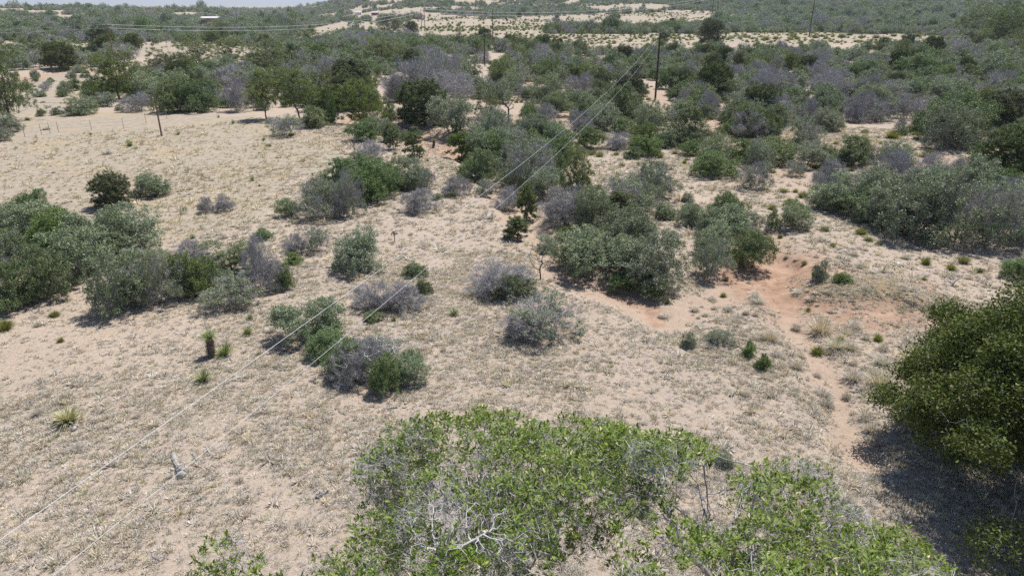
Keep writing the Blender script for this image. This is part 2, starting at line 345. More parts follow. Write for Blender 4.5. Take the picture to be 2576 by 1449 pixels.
# ------------------------------------------------------------------ plants: branching skeletons grown towards points of the crown
def grow(A, roots, step, kill, iters=160, seed=0, tropism=(0, 0, 0), limbs=()):
    """space colonisation; returns node positions and parents"""
    rg = rs(seed); nodes = []; par = []
    for r in roots: nodes.append(np.array(r, float)); par.append(-1)
    for limb in limbs:                               # explicit limbs: lists of points hung on node 0 or on each other
        prev = int(np.argmin([np.linalg.norm(np.array(limb[0]) - q) for q in nodes]))
        for p, q in zip(limb[:-1], limb[1:]):
            p, q = np.array(p, float), np.array(q, float); k = max(1, int(np.linalg.norm(q - p) / step))
            for i in range(1, k + 1): nodes.append(p + (q - p) * i / k + rg.normal(0, step * .08, 3)); par.append(prev); prev = len(nodes) - 1
    NP = np.array(nodes); alive = np.ones(len(A), bool)
    D = np.linalg.norm(A[:, None] - NP[None], axis=2); near = D.argmin(1); dist = D.min(1)
    for it in range(iters):
        act = alive
        if not act.any(): break
        idx = np.where(act)[0]; nn = near[idx]; dirs = unit(A[idx] - NP[nn])
        u, inv = np.unique(nn, return_inverse=True); S = np.zeros((len(u), 3)); np.add.at(S, inv, dirs)
        S = unit(unit(S) + rg.normal(0, .22, S.shape) + np.array(tropism)); new = NP[u] + S * step
        base = len(NP); NP = np.vstack([NP, new]); par += list(u)
        for s in range(0, len(idx), 4000):
            ii = idx[s:s + 4000]; d = np.linalg.norm(A[ii][:, None] - new[None], axis=2); j = d.argmin(1); dm = d[np.arange(len(ii)), j]
            b = dm < dist[ii]; near[ii[b]] = base + j[b]; dist[ii[b]] = dm[b]
        alive &= dist > kill
        if len(NP) > 14000: break
    return NP, np.array(par), near
def radii(NP, par, tip, power=2.4, rmax=None):
    acc = np.zeros(len(NP)); child = np.zeros(len(NP), int)
    for i in range(len(NP)):
        if par[i] >= 0: child[par[i]] += 1
    for i in range(len(NP) - 1, -1, -1):
        if acc[i] == 0: acc[i] = tip ** power
        if par[i] >= 0: acc[par[i]] += acc[i]
    r = acc ** (1 / power)
    return np.minimum(r, rmax) if rmax else r
def lobes_dome(rg, W, Hh, n, lo=.22, rl=(.15, .25), zl=.08):
    """lobe centres spread over a dome of width W and height Hh, and their radii"""
    out = []
    for i in range(n):
        a = rg.rand() * 6.283; q = math.sqrt(rg.rand()) * .86; top = math.sqrt(max(0, 1 - q * q))
        r = rg.uniform(*rl) * W; z = Hh * (lo + (1 - lo) * top * rg.uniform(zl, 1.0)) - r * .5
        out.append((math.cos(a) * q * (W / 2 - r * .7), math.sin(a) * q * (W / 2 - r * .7), max(z, r * .45), r))
    return out
def lobe_points(rg, lobes, m, flatz=.75, up=-.35):
    P = []
    for (x, y, z, r) in lobes:
        d = unit(rg.normal(0, 1, (m * 2, 3))); d = d[d[:, 2] > up][:m]; q = r * rg.uniform(.55, 1.0, (len(d), 1)); p = d * q; p[:, 2] *= flatz
        P.append(p + (x, y, z))
    P = np.vstack(P); P = P[P[:, 2] > .04]; return P
def leaves(rg, P, per, sig, size, aspect=.6, upb=.5, quad=False):
    """leaf-sized faces around the points P: returns V, F, t"""
    C = np.repeat(P, per, 0) + rg.normal(0, sig, (len(P) * per, 3)); C = C[C[:, 2] > .03]; n = len(C)
    nrm = unit(rg.normal(0, 1, (n, 3)) + (0, 0, upb)); a = unit(np.cross(nrm, rg.normal(0, 1, (n, 3)))); b = np.cross(nrm, a)
    s = size * rg.uniform(.6, 1.3, (n, 1)); hw = s * aspect * .5
    if quad: V = np.stack([C - a * s * .5, C + b * hw, C + a * s * .5, C - b * hw], 1).reshape(-1, 3); k = 4
    else: V = np.stack([C - a * s * .45 - b * hw, C - a * s * .45 + b * hw, C + a * s * .55], 1).reshape(-1, 3); k = 3
    F = np.arange(n * k).reshape(n, k); t = np.repeat(rg.rand(n), k); return V, F, t
def twigs(rg, P, root, per, length, width, spread=.5, upb=.25):
    """thin tapering twig blades that leave the points P outwards"""
    C = np.repeat(P, per, 0) + rg.normal(0, length * .22, (len(P) * per, 3)); C[:, 2] = np.maximum(C[:, 2], .03); n = len(C)
    d = unit(unit(C - root) + rg.normal(0, spread, (n, 3)) + (0, 0, upb)); L = length * rg.uniform(.4, 1.25, (n, 1)); s = unit(np.cross(d, rg.normal(0, 1, (n, 3)))) * width * rg.uniform(.6, 1.2, (n, 1))
    a = C - d * L * .5; V = np.stack([a - s * .5, a + s * .5, a + d * L + rg.normal(0, .02, (n, 3))], 1).reshape(-1, 3)
    return V, np.arange(n * 3).reshape(n, 3), np.repeat(rg.rand(n), 3)
def tri(F):
    F = np.asarray(F)
    return F if F.shape[1] == 3 else np.vstack([F[:, [0, 1, 2]], F[:, [0, 2, 3]]])

# kinds: leaf material, second (twig) share, proportions. Every prototype has two meshes: branches and foliage
KIND = {
    'G': dict(leaf='greygreen', bark='greybark', twig=.22, W=3.0, H=1.9, lo=.10, stems=4, lob=20),
    'g': dict(leaf='green', bark='bark', twig=.08, W=3.0, H=1.9, lo=.08, stems=4, lob=20),
    'M': dict(leaf='greygreen', bark='greybark', twig=.60, W=3.0, H=1.9, lo=.10, stems=5, lob=20),
    'B': dict(leaf='greygreen', bark='greybark', twig=.97, W=3.0, H=1.7, lo=.10, stems=7, lob=17),
    'J': dict(leaf='dark', bark='bark', twig=.0, W=3.0, H=2.7, lo=.04, stems=1, lob=70),
    'O': dict(leaf='olive', bark='bark', twig=.05, W=4.0, H=4.0, lo=.08, stems=1, lob=36),
    'L': dict(leaf='olive', bark='bark', twig=.12, W=3.2, H=4.2, lo=.34, stems=1, lob=30),
    'C': dict(leaf='olive', bark='bark', twig=.04, W=2.2, H=3.4, lo=.12, stems=1, lob=34),
}
LOD = {0: dict(att=22, per=50, size=.066, sig=.065, tw=13, twl=.30, tww=.011, sides=4),
       1: dict(att=13, per=26, size=.118, sig=.10, tw=7, twl=.42, tww=.020, sides=3),
       2: dict(att=6, per=14, size=.22, sig=.16, tw=5, twl=.55, tww=.05, sides=3),
       3: dict(att=3, per=7, size=.42, sig=.26, tw=4, twl=.7, tww=.09, sides=3)}
PROTO = {}
def proto(kind, lod, var):
    key = (kind, lod, var)
    if key in PROTO: return PROTO[key]
    k, L = KIND[kind], LOD[lod]; rg = rs(hash((ord(kind), var)) % 9973 + 11); W, Hh = k['W'], k['H']
    if kind == 'C':
        lb = []
        for i in range(k['lob']):
            h = rg.uniform(.12, .96); r = (.30 + .70 * (1 - h)) * W * .42 * rg.uniform(.5, 1.0); a = rg.rand() * 6.28; lb.append((math.cos(a) * r, math.sin(a) * r, h * Hh, W * rg.uniform(.15, .24)))
    elif kind == 'J':
        lb = []
        for i in range(k['lob']):
            h = rg.uniform(.04, .86); q = math.sqrt(max(.02, 1 - ((h - .30) / .68) ** 2)) if h > .30 else .80 + h * .6; a = rg.rand() * 6.28; r = q * W * .36 * rg.uniform(.7, 1.0); lb.append((math.cos(a) * r, math.sin(a) * r, h * Hh, W * rg.uniform(.15, .22)))
        lb += [(0, 0, Hh * .5, W * .3), (0, 0, Hh * .8, W * .18)]
    elif kind in 'OL':
        lb = [(x, y, z, r) for x, y, z, r in lobes_dome(rg, W, Hh, k['lob'], k['lo'], (.16, .24))]
    else: lb = lobes_dome(rg, W, Hh, k['lob'], k['lo'])
    P = lobe_points(rg, lb, max(2, int(L['att'] * (.60 if kind == 'J' else .6 if kind in 'COL' else 1))), up=-.5 if kind in 'JC' else -.3)
    P[:, 0] -= np.median(P[:, 0]); P[:, 1] -= np.median(P[:, 1])
    P[:, :2] *= (W * .5) / np.quantile(np.hypot(P[:, 0], P[:, 1]), .985); P[:, 2] *= Hh / np.quantile(P[:, 2], .99)
    if kind == 'L': P = P[P[:, 2] > .30 * Hh]
    if kind == 'O': P = P[P[:, 2] > .08 * Hh]
    root = np.array([0, 0, .25 * Hh])
    # branches
    roots = [(0, 0, 0)] if k['stems'] == 1 else [(math.cos(i * 6.28 / k['stems']) * .12, math.sin(i * 6.28 / k['stems']) * .12, -.05) for i in range(k['stems'])]
    limbs = []
    if k['stems'] == 1:
        hh = (.36 if kind in 'OL' else .75) * Hh; limbs = [[(0, 0, 0), (rg.normal(0, .1), rg.normal(0, .1), hh * .5), (rg.normal(0, .18), rg.normal(0, .18), hh)]]
    st = {0: .17, 1: .26, 2: .45, 3: .7}[lod]; Ag = P[rg.permutation(len(P))[:{0: 260, 1: 110, 2: 40, 3: 12}[lod]]]
    NP, par, _ = grow(Ag, roots, st, st * 1.05, 40, seed=var, limbs=limbs)
    rad = radii(NP, par, {0: .007, 1: .011, 2: .022, 3: .04}[lod], 2.3, .17 if k['stems'] == 1 else .09)
    m = par >= 0; BV, BF = tubes(NP[par[m]], NP[m], rad[par[m]], rad[m], L['sides']); BF3 = tri(BF)
    # foliage: whole lobes are leafy or bare
    nearl = np.argmin(np.linalg.norm(P[:, None] - np.array([l[:3] for l in lb])[None], axis=2), 1)
    lobebare = rg.rand(len(lb)); bare = (lobebare[nearl] * .5 + rg.rand(len(P)) * .5) < k['twig'] * (.98 if k['twig'] > .9 else .92)
    if kind == 'B': bare = ~((~bare) | ((P[:, 2] < .25 * Hh) & (rg.rand(len(P)) < .16)))
    parts = []
    Pl, Pb = P[~bare], P[bare]
    if len(Pl): v, f, t = leaves(rg, Pl, int(L['per'] * (1.5 if kind == 'J' else 1.25 if kind in 'COL' else 1)), L['sig'] * (.8 if kind in 'JC' else 1), L['size'] * (.85 if kind in 'J' else 1), .62, .35); parts.append((v, f, t, 0))
    tr_ = Pb if len(Pb) else P[:1]
    v, f, t = twigs(rg, tr_, root, L['tw'] if kind != 'B' else int(L['tw'] * 2.4), L['twl'], L['tww'], .55, .3); parts.append((v, f, t, 1))
    if k['twig'] < .6 and kind not in 'JC': v, f, t = twigs(rg, Pl[rg.rand(len(Pl)) < .35], root, 3, L['twl'], L['tww'], .6, .2); parts.append((v, f, t, 1))
    V, F, Tt, MI, o = [], [], [], [], 0
    for v, f, t, mi in parts: V.append(v); F.append(f + o); Tt.append(t); MI.append(np.full(len(f), mi)); o += len(v)
    V, F, Tt, MI = np.vstack(V), np.vstack(F), np.concatenate(Tt), np.concatenate(MI)
    if lod <= 1:
        bm = mesh_np('branches', BV, BF3, [M[k['bark']]]); fm = mesh_np('foliage', V, F, [M[k['leaf']], M['twig']], t=Tt, mi=MI)
        PROTO[key] = (bm, fm)
    else:
        me = mesh_np('crown', np.vstack([V, BV]), np.vstack([F, BF3 + len(V)]), [M[k['leaf']], M['twig'], M[k['bark']]], t=np.concatenate([Tt, np.full(len(BV), .5)]), mi=np.concatenate([MI, np.full(len(BF3), 2)]))
        PROTO[key] = (None, me)
    return PROTO[key]

# small plants: tufts of blades
def tuft_mesh(name, rg, n, rad, hgt, width, mat, lean=.6, curve=True, r0=.02, z0=0.0):
    """n tapering blades rising from a small crown, each of two segments"""
    a = rg.rand(n) * 6.283; el = np.clip(rg.normal(lean, .35, n), .02, 1.5)      # el: lean from the vertical
    L = hgt * rg.uniform(.6, 1.15, n); d = np.stack([np.cos(a) * np.sin(el), np.sin(a) * np.sin(el), np.cos(el)], 1)
    b = np.stack([np.cos(a) * r0 * rg.rand(n) * 3, np.sin(a) * r0 * rg.rand(n) * 3, np.zeros(n) + z0], 1)
    s = np.stack([-np.sin(a), np.cos(a), np.zeros(n)], 1); s = unit(s + rg.normal(0, .4, s.shape)) * (width * .5)
    mid = b + d * (L * .55)[:, None]; tip = b + d * L[:, None] - np.array([0, 0, 1.]) * (L * (.12 if curve else 0) * np.sin(el))[:, None]
    V = np.stack([b - s, b + s, mid + s * .8, mid - s * .8, tip], 1).reshape(-1, 3); o = (np.arange(n) * 5)[:, None]
    F = np.vstack([np.array([[0, 1, 2]]) + o, np.array([[0, 2, 3]]) + o, np.array([[3, 2, 4]]) + o]); V[:, 2] = np.maximum(V[:, 2], -.02)
    return mesh_np(name, V, F, [mat], t=np.repeat(rg.rand(n), 5))
SMALL = {}
def small(kind, var):
    key = (kind, var)
    if key in SMALL: return SMALL[key]
    rg = rs(500 + ord(kind) + var * 17)
    if kind == 'Y': me = tuft_mesh('bush', rg, 420, .3, .46, .014, M['yellow'], .75, r0=.05)
    elif kind == 'T': me = tuft_mesh('bush', rg, 420, .3, .46, .012, M['greytuft'], .85, r0=.06)
    elif kind == 'P': me = tuft_mesh('grass', rg, 300, .3, .60, .010, M['tan'], .6, r0=.06)
    elif kind == 'K': me = tuft_mesh('yucca', rg, 190, .3, .58, .028, M['yucca'], .95, curve=False, r0=.02, z0=.06)
    SMALL[key] = me; return me

# ------------------------------------------------------------------ plant list, read off the photograph (frame position of the foot, width, height)
SRC = {'A': (0, 0, 2.576), 'B': (1000, 0, 2.576), 'C': (2000, 0, 2.576), 'D': (0, 400, 2.576), 'E': (1000, 400, 2.576), 'F': (2000, 400, 2.576), 'S': (0, 900, 1.841), 'T': (1000, 900, 1.841), 'U': (2000, 900, 1.841), 'X': (0, 0, 2576 / 3000)}
LIST = {
 'D': [('J', 855, 545, 230, 225), ('G', 1170, 462, 260, 155), ('B', 1560, 582, 135, 120), ('B', 1700, 575, 125, 130), ('G', 995, 860, 460, 250),
       ('G', 360, 800, 420, 290), ('M', 70, 800, 260, 230), ('G', 640, 1095, 480, 400), ('G', 60, 1010, 300, 280), ('g', 100, 1325, 330, 340), ('g', 370, 1240, 320, 350), ('B', 20, 1180, 150, 230),
       ('G', 960, 1340, 400, 440), ('M', 1230, 1280, 300, 380), ('G', 1110, 1060, 300, 190), ('g', 1480, 1220, 320, 330), ('O', 1750, 1080, 430, 250), ('M', 1780, 1310, 390, 230), ('B', 1990, 1180, 290, 400), ('g', 2150, 1165, 140, 190), ('g', 1985, 790, 150, 70),
       ('g', 2190, 612, 170, 140), ('M', 2420, 640, 330, 320), ('B', 2240, 890, 190, 160), ('g', 2220, 965, 140, 90), ('M', 2400, 880, 200, 200)],
 'E': [('C', 395, 105, 110, 150), ('C', 550, 195, 140, 200), ('C', 905, 210, 190, 230), ('G', 1010, 160, 150, 150), ('B', 220, 210, 220, 170), ('M', 60, 620, 220, 330), ('g', 280, 460, 330, 270), ('G', 520, 410, 290, 240), ('M', 640, 430, 130, 170), ('O', 400, 300, 180, 150),
       ('B', 575, 585, 310, 145), ('g', 1050, 365, 290, 260), ('B', 860, 455, 220, 165), ('M', 1090, 455, 190, 115), ('g', 720, 482, 80, 50), ('M', 1400, 340, 390, 330), ('G', 1540, 480, 320, 240), ('B', 1260, 570, 230, 200), ('C', 1400, 640, 170, 280), ('C', 1325, 790, 190, 200),
       ('L', 1765, 575, 250, 450), ('g', 1650, 320, 80, 180), ('B', 2090, 105, 220, 110), ('g', 2290, 155, 250, 95), ('g', 2460, 90, 210, 95), ('M', 2320, 510, 400, 340), ('G', 2440, 630, 200, 130), ('G', 1880, 735, 330, 340), ('C', 2100, 715, 240, 290), ('B', 2230, 800, 210, 200),
       ('G', 1940, 1100, 540, 380), ('G', 2310, 1120, 560, 450), ('g', 2130, 1190, 240, 130), ('g', 2350, 1245, 220, 160), ('G', 1560, 885, 210, 120), ('g', 1690, 790, 150, 120), ('B', 1200, 1235, 480, 300), ('g', 1300, 1245, 330, 130), ('B', 250, 1330, 330, 260), ('B', 470, 1330, 360, 270), ('g', 560, 1060, 180, 130), ('g', 620, 1195, 130, 130), ('g', 240, 1405, 140, 110),
       ('G', 130, 1020, 420, 350), ('B', 0, 620, 120, 160)],
 'F': [('G', 200, 170, 190, 120), ('g', 240, 312, 310, 150), ('g', 440, 200, 260, 170), ('g', 670, 215, 300, 185), ('M', 530, 405, 240, 200), ('G', 930, 240, 250, 150), ('g', 1250, 225, 320, 165), ('B', 1400, 210, 130, 110), ('G', 1600, 245, 280, 160), ('g', 1090, 342, 140, 100), ('B', 1860, 335, 270, 180), ('B', 2080, 345, 230, 160), ('J', 2420, 400, 420, 340),
       ('G', 1130, 570, 420, 260), ('G', 1480, 600, 430, 330), ('G', 1760, 790, 520, 450), ('M', 2060, 840, 420, 430), ('M', 2330, 850, 460, 440), ('G', 2540, 800, 320, 400), ('G', 2240, 480, 300, 160), ('G', 840, 705, 240, 185), ('g', 670, 712, 100, 130), ('g', 830, 565, 130, 70),
       ('G', 80, 690, 220, 190), ('G', 290, 790, 400, 240), ('M', 490, 725, 240, 160), ('g', 500, 1025, 310, 320), ('M', 200, 1095, 290, 330), ('G', 1020, 1092, 130, 150), ('g', 1195, 1110, 125, 95), ('g', 2520, 1075, 200, 95), ('G', 30, 500, 90, 80), ('G', 60, 640, 160, 140)],
 'A': [('O', 90, 930, 300, 420), ('G', 30, 1010, 190, 110), ('M', 20, 1075, 130, 90), ('O', 905, 765, 350, 290), ('O', 1150, 720, 230, 170), ('O', 1250, 600, 290, 210), ('O', 1500, 560, 330, 200), ('O', 1750, 485, 250, 160), ('O', 2030, 560, 330, 250), ('g', 1330, 855, 260, 200), ('g', 1500, 850, 280, 210), ('B', 1050, 845, 190, 115), ('G', 620, 875, 200, 110), ('M', 790, 810, 150, 90),
       ('G', 690, 705, 130, 100), ('G', 490, 728, 90, 80), ('g', 570, 690, 90, 70), ('B', 1800, 850, 210, 220), ('B', 1770, 660, 240, 140), ('G', 1550, 650, 200, 120), ('L', 2010, 908, 250, 310), ('L', 2260, 915, 280, 340), ('g', 2360, 970, 250, 100), ('M', 2150, 1035, 250, 80), ('g', 2500, 940, 110, 200), ('J', 470, 532, 175, 95), ('G', 500, 470, 170, 120), ('M', 610, 500, 150, 80),
       ('G', 60, 520, 150, 110), ('G', 170, 532, 120, 100), ('M', 290, 512, 130, 100), ('M', 710, 512, 150, 80), ('M', 930, 482, 220, 80), ('J', 780, 365, 150, 95), ('O', 880, 400, 80, 80), ('J', 1010, 382, 105, 90), ('J', 810, 432, 150, 85), ('g', 310, 362, 85, 50), ('O', 1590, 335, 150, 90), ('O', 1680, 325, 130, 110), ('O', 1440, 352, 140, 85), ('O', 1735, 262, 60, 60),
       ('G', 440, 870, 80, 50), ('g', 315, 880, 60, 40), ('g', 700, 775, 60, 50), ('G', 900, 840, 60, 40), ('g', 650, 590, 60, 40), ('G', 270, 600, 60, 50), ('G', 550, 600, 60, 45), ('O', 2100, 700, 200, 160), ('G', 1900, 690, 190, 130), ('G', 2230, 640, 200, 150), ('B', 2360, 700, 260, 170), ('B', 2500, 600, 200, 150), ('J', 2210, 450, 70, 85), ('J', 1060, 270, 80, 60), ('J', 610, 290, 40, 65)],
 'B': [('O', 150, 970, 340, 330), ('J', 625, 948, 340, 305), ('G', 830, 1030, 320, 260), ('O', 1110, 905, 220, 230), ('B', 520, 760, 380, 280), ('B', 760, 790, 380, 340), ('B', 420, 780, 220, 180), ('O', 330, 520, 330, 200), ('g', 170, 650, 280, 130), ('J', 530, 258, 95, 62), ('g', 1600, 885, 240, 175), ('B', 1530, 920, 180, 130), ('g', 1420, 930, 150, 130), ('B', 1440, 1045, 180, 105), ('g', 1620, 1075, 200, 145), ('B', 1800, 1040, 200, 200),
       ('J', 1520, 402, 140, 95), ('J', 2160, 820, 210, 210), ('C', 2430, 350, 90, 90), ('J', 1622, 175, 42, 50), ('g', 570, 420, 200, 100), ('G', 1550, 780, 260, 200), ('B', 1800, 740, 220, 170), ('g', 1950, 700, 200, 170), ('G', 1950, 990, 280, 200), ('g', 2120, 1010, 170, 120), ('G', 2330, 990, 260, 200), ('g', 2460, 680, 150, 140), ('C', 370, 1080, 120, 140), ('g', 180, 1075, 260, 110), ('C', 560, 1080, 130, 90), ('C', 1300, 1080, 60, 120), ('G', 380, 250, 220, 90), ('O', 1320, 480, 100, 80)],
 'C': [('J', 205, 358, 175, 165), ('O', 2240, 280, 330, 210), ('O', 2430, 340, 280, 260), ('C', 795, 582, 100, 135), ('C', 880, 652, 85, 120), ('O', 2505, 535, 170, 200), ('J', 580, 900, 260, 150), ('J', 1270, 755, 110, 90), ('g', 270, 700, 260, 130), ('g', 2020, 1080, 420, 300), ('J', 2430, 1020, 300, 230), ('B', 1150, 760, 200, 150), ('B', 1000, 640, 200, 140), ('J', 415, 545, 80, 110), ('G', 1080, 1000, 250, 150), ('g', 1780, 600, 250, 150), ('g', 1390, 620, 200, 130), ('G', 2400, 640, 330, 150), ('G', 1450, 810, 240, 120), ('M', 1560, 760, 200, 110)],
 'T': [('M', 1075, 200, 390, 230), ('B', 960, 190, 200, 150), ('G', 25, 230, 0, 0)],
 'U': [('g', 350, 272, 75, 90), ('g', 427, 338, 80, 90), ('G', 225, 872, 100, 105), ('G', 25, 222, 70, 90), ('M', 190, 212, 150, 95)],
 'X': [('G', 918, 1010, 190, 100), ('g', 960, 1050, 130, 110), ('g', 1010, 1110, 130, 130), ('B', 1070, 1110, 150, 140), ('g', 1130, 1152, 110, 130), ('G', 1205, 1130, 105, 105), ('B', 1040, 1135, 120, 120), ('M', 1115, 1060, 120, 60)],
}
SMALLS = {
 'D': [('K', 1395, 570, 52, 50), ('K', 1908, 340, 36, 60), ('K', 985, 78, 45, 50), ('T', 810, 140, 80, 38), ('Y', 2030, 80, 50, 35), ('K', 1990, 38, 26, 40), ('K', 1455, 775, 52, 42), ('Y', 1385, 862, 46, 42), ('Y', 1465, 843, 42, 32), ('T', 1570, 770, 60, 34), ('Y', 415, 1367, 84, 55), ('Y', 40, 1452, 125, 75), ('Y', 1210, 832, 34, 30), ('K', 1960, 380, 20, 34), ('K', 1530, 320, 30, 44)],
 'E': [('K', 850, 1357, 92, 70), ('Y', 275, 535, 50, 35), ('T', 1605, 690, 66, 52), ('Y', 1670, 702, 64, 52), ('Y', 1945, 402, 74, 64), ('Y', 1610, 190, 60, 42), ('T', 2490, 1205, 95, 85), ('Y', 2460, 1268, 48, 48), ('K', 850, 462, 62, 90), ('Y', 395, 1398, 52, 52), ('P', 960, 1210, 120, 60), ('Y', 1560, 780, 60, 36), ('Y', 405, 140, 42, 34), ('Y', 650, 190, 38, 34), ('Y', 755, 245, 44, 30), ('Y', 1780, 90, 60, 44), ('Y', 1910, 140, 44, 60), ('T', 2440, 1380, 100, 66), ('T', 2400, 1370, 40, 44)],
 'F': [('Y', 850, 427, 54, 46), ('Y', 905, 468, 104, 78), ('Y', 1000, 402, 86, 52), ('Y', 675, 558, 82, 54), ('Y', 1070, 720, 84, 54), ('Y', 1345, 745, 106, 74), ('Y', 1130, 838, 62, 52), ('Y', 1400, 795, 84, 42), ('Y', 1475, 822, 62, 42), ('Y', 735, 772, 52, 50), ('Y', 1830, 975, 86, 84), ('Y', 2020, 1015, 84, 70), ('Y', 2110, 965, 104, 80), ('Y', 2235, 1034, 84, 46), ('Y', 1815, 1088, 52, 42), ('Y', 330, 1098, 42, 42), ('Y', 305, 1218, 64, 52), ('T', 215, 1238, 64, 56), ('T', 235, 1312, 64, 42), ('Y', 945, 1328, 42, 42), ('Y', 915, 977, 54, 52), ('Y', 825, 1168, 42, 42),
       ('T', 610, 535, 50, 44), ('T', 780, 925, 44, 54), ('T', 495, 1112, 44, 30), ('T', 1100, 1200, 80, 50), ('T', 1680, 930, 90, 44), ('T', 1440, 1040, 90, 36), ('T', 1560, 1075, 80, 36), ('T', 1290, 905, 80, 60), ('T', 1030, 790, 90, 50), ('T', 470, 1350, 60, 44), ('T', 970, 1250, 90, 46), ('T', 1300, 1440, 100, 60), ('T', 90, 1330, 90, 60), ('T', 220, 600, 70, 36), ('T', 870, 1200, 110, 50), ('T', 560, 1270, 120, 54), ('Y', 1660, 275, 110, 80), ('Y', 1400, 285, 90, 60), ('Y', 1270, 265, 60, 40), ('Y', 890, 250, 110, 44), ('Y', 1010, 245, 90, 54), ('Y', 1845, 165, 130, 80), ('Y', 90, 268, 70, 60), ('Y', 15, 210, 40, 60), ('Y', 680, 280, 60, 44)],
 'U': [('T', 610, 132, 64, 62), ('T', 930, 122, 74, 54), ('T', 985, 182, 44, 46), ('Y', 850, 192, 54, 42), ('Y', 1050, 188, 62, 54), ('Y', 722, 263, 86, 64), ('T', 1075, 324, 104, 74), ('T', 910, 413, 124, 92), ('T', 880, 508, 64, 62), ('T', 748, 488, 114, 64), ('T', 768, 543, 104, 74), ('Y', 1098, 517, 62, 52), ('T', 985, 624, 94, 62), ('T', 1012, 684, 84, 62), ('T', 610, 338, 84, 62), ('T', 440, 160, 70, 44), ('T', 710, 810, 44, 30), ('Y', 676, 26, 34, 34), ('T', 340, 45, 44, 34), ('T', 130, 228, 70, 50), ('P', 740, 160, 170, 110), ('P', 820, 240, 120, 60), ('P', 1060, 440, 160, 90), ('P', 900, 240, 90, 50), ('T', 1080, 240, 80, 54), ('T', 500, 270, 70, 44), ('P', 470, 190, 110, 64), ('T', 720, 380, 60, 34)],
 'S': [('K', 1220, 272, 88, 96), ('K', 1105, 412, 84, 76), ('K', 1338, 152, 52, 56), ('Y', 35, 132, 76, 66), ('Y', 295, 57, 54, 40), ('Y', 330, 192, 42, 36), ('K', 1350, 72, 42, 40), ('K', 312, 705, 26, 24), ('T', 740, 600, 50, 36)],
 'T': [('T', 552, 245, 36, 44), ('T', 150, 200, 30, 20)],
 'A': [('K', 1760, 942, 30, 66), ('K', 1345, 1022, 32, 36), ('K', 1650, 892, 22, 26), ('Y', 210, 915, 44, 34), ('Y', 275, 730, 30, 24), ('Y', 262, 660, 30, 18), ('K', 685, 1022, 26, 24), ('T', 370, 815, 40, 30), ('T', 350, 985, 60, 18), ('Y', 2200, 1030, 70, 36), ('K', 310, 668, 22, 18), ('Y', 440, 720, 40, 24), ('T', 325, 780, 40, 22), ('T', 660, 555, 24, 40), ('K', 970, 1085, 44, 30)],
 'B': [('K', 1265, 955, 60, 90), ('Y', 1335, 960, 50, 40), ('K', 1075, 950, 50, 36), ('Y', 1155, 990, 40, 36), ('Y', 1195, 980, 36, 30), ('Y', 1385, 1055, 50, 44), ('Y', 1460, 945, 120, 50), ('Y', 1380, 930, 60, 44), ('Y', 1890, 1070, 60, 50), ('Y', 1980, 1060, 40, 34), ('Y', 1310, 1010, 40, 34), ('T', 1240, 965, 50, 26)],
 'C': [('Y', 620, 308, 90, 34), ('Y', 700, 300, 70, 30), ('Y', 815, 305, 50, 30), ('Y', 860, 300, 60, 28), ('Y', 1000, 293, 54, 20), ('Y', 1045, 282, 50, 30), ('Y', 1258, 272, 62, 30), ('Y', 1345, 290, 56, 26), ('Y', 1460, 292, 70, 30), ('Y', 1590, 280, 60, 26), ('Y', 1670, 288, 60, 28), ('Y', 1770, 282, 80, 30), ('Y', 1890, 290, 60, 28), ('Y', 1860, 250, 60, 24), ('K', 355, 302, 50, 34), ('K', 432, 300, 50, 36), ('K', 545, 268, 40, 24), ('K', 1118, 325, 20, 34), ('K', 920, 318, 26, 38), ('Y', 1500, 540, 80, 44), ('Y', 1285, 800, 40, 30), ('Y', 780, 940, 60, 44), ('Y', 860, 900, 50, 36), ('Y', 300, 945, 60, 40), ('Y', 1870, 750, 40, 30), ('Y', 1040, 445, 30, 24)],
}
PAL = []          # every larger plant: x, y, z, W, H, kind, u, v
def conv(src, x, y): ox, oy, s = SRC[src]; return (ox + x / s) * 2576 / 3000, (oy + y / s) * 2576 / 3000, 2576 / 3000 / s
for src, rows in LIST.items():
    for kind, x, y, wpx, hpx in rows:
        if wpx == 0: continue
        if src == 'X': u, v, s = x * 2576 / 3000, y * 2576 / 3000, 2576 / 3000
        else: u, v, s = conv(src, x, y)
        gx, gy, gz = ground(u, max(v, 8)); sl_ = math.hypot(gx, gy, CAMZ - gz); dep = math.atan2(CAMZ - gz, math.hypot(gx, gy))
        W = wpx * s * sl_ / FD; hh = hpx * s * sl_ / FD; back = W * (.10 if kind == 'L' else .25)
        Hh = max((hh - .75 * W * math.sin(dep)) / math.cos(dep), (.75 if kind in 'JC' else .5) * W)
        r = math.hypot(gx, gy); gx *= (r + back) / r; gy *= (r + back) / r
        PAL.append([gx, gy, float(H(gx, gy)), W * 1.16, Hh * 1.12, kind, u, v - hpx * s * .5, True])
print('listed', len(PAL), round(time.time() - T0, 1))

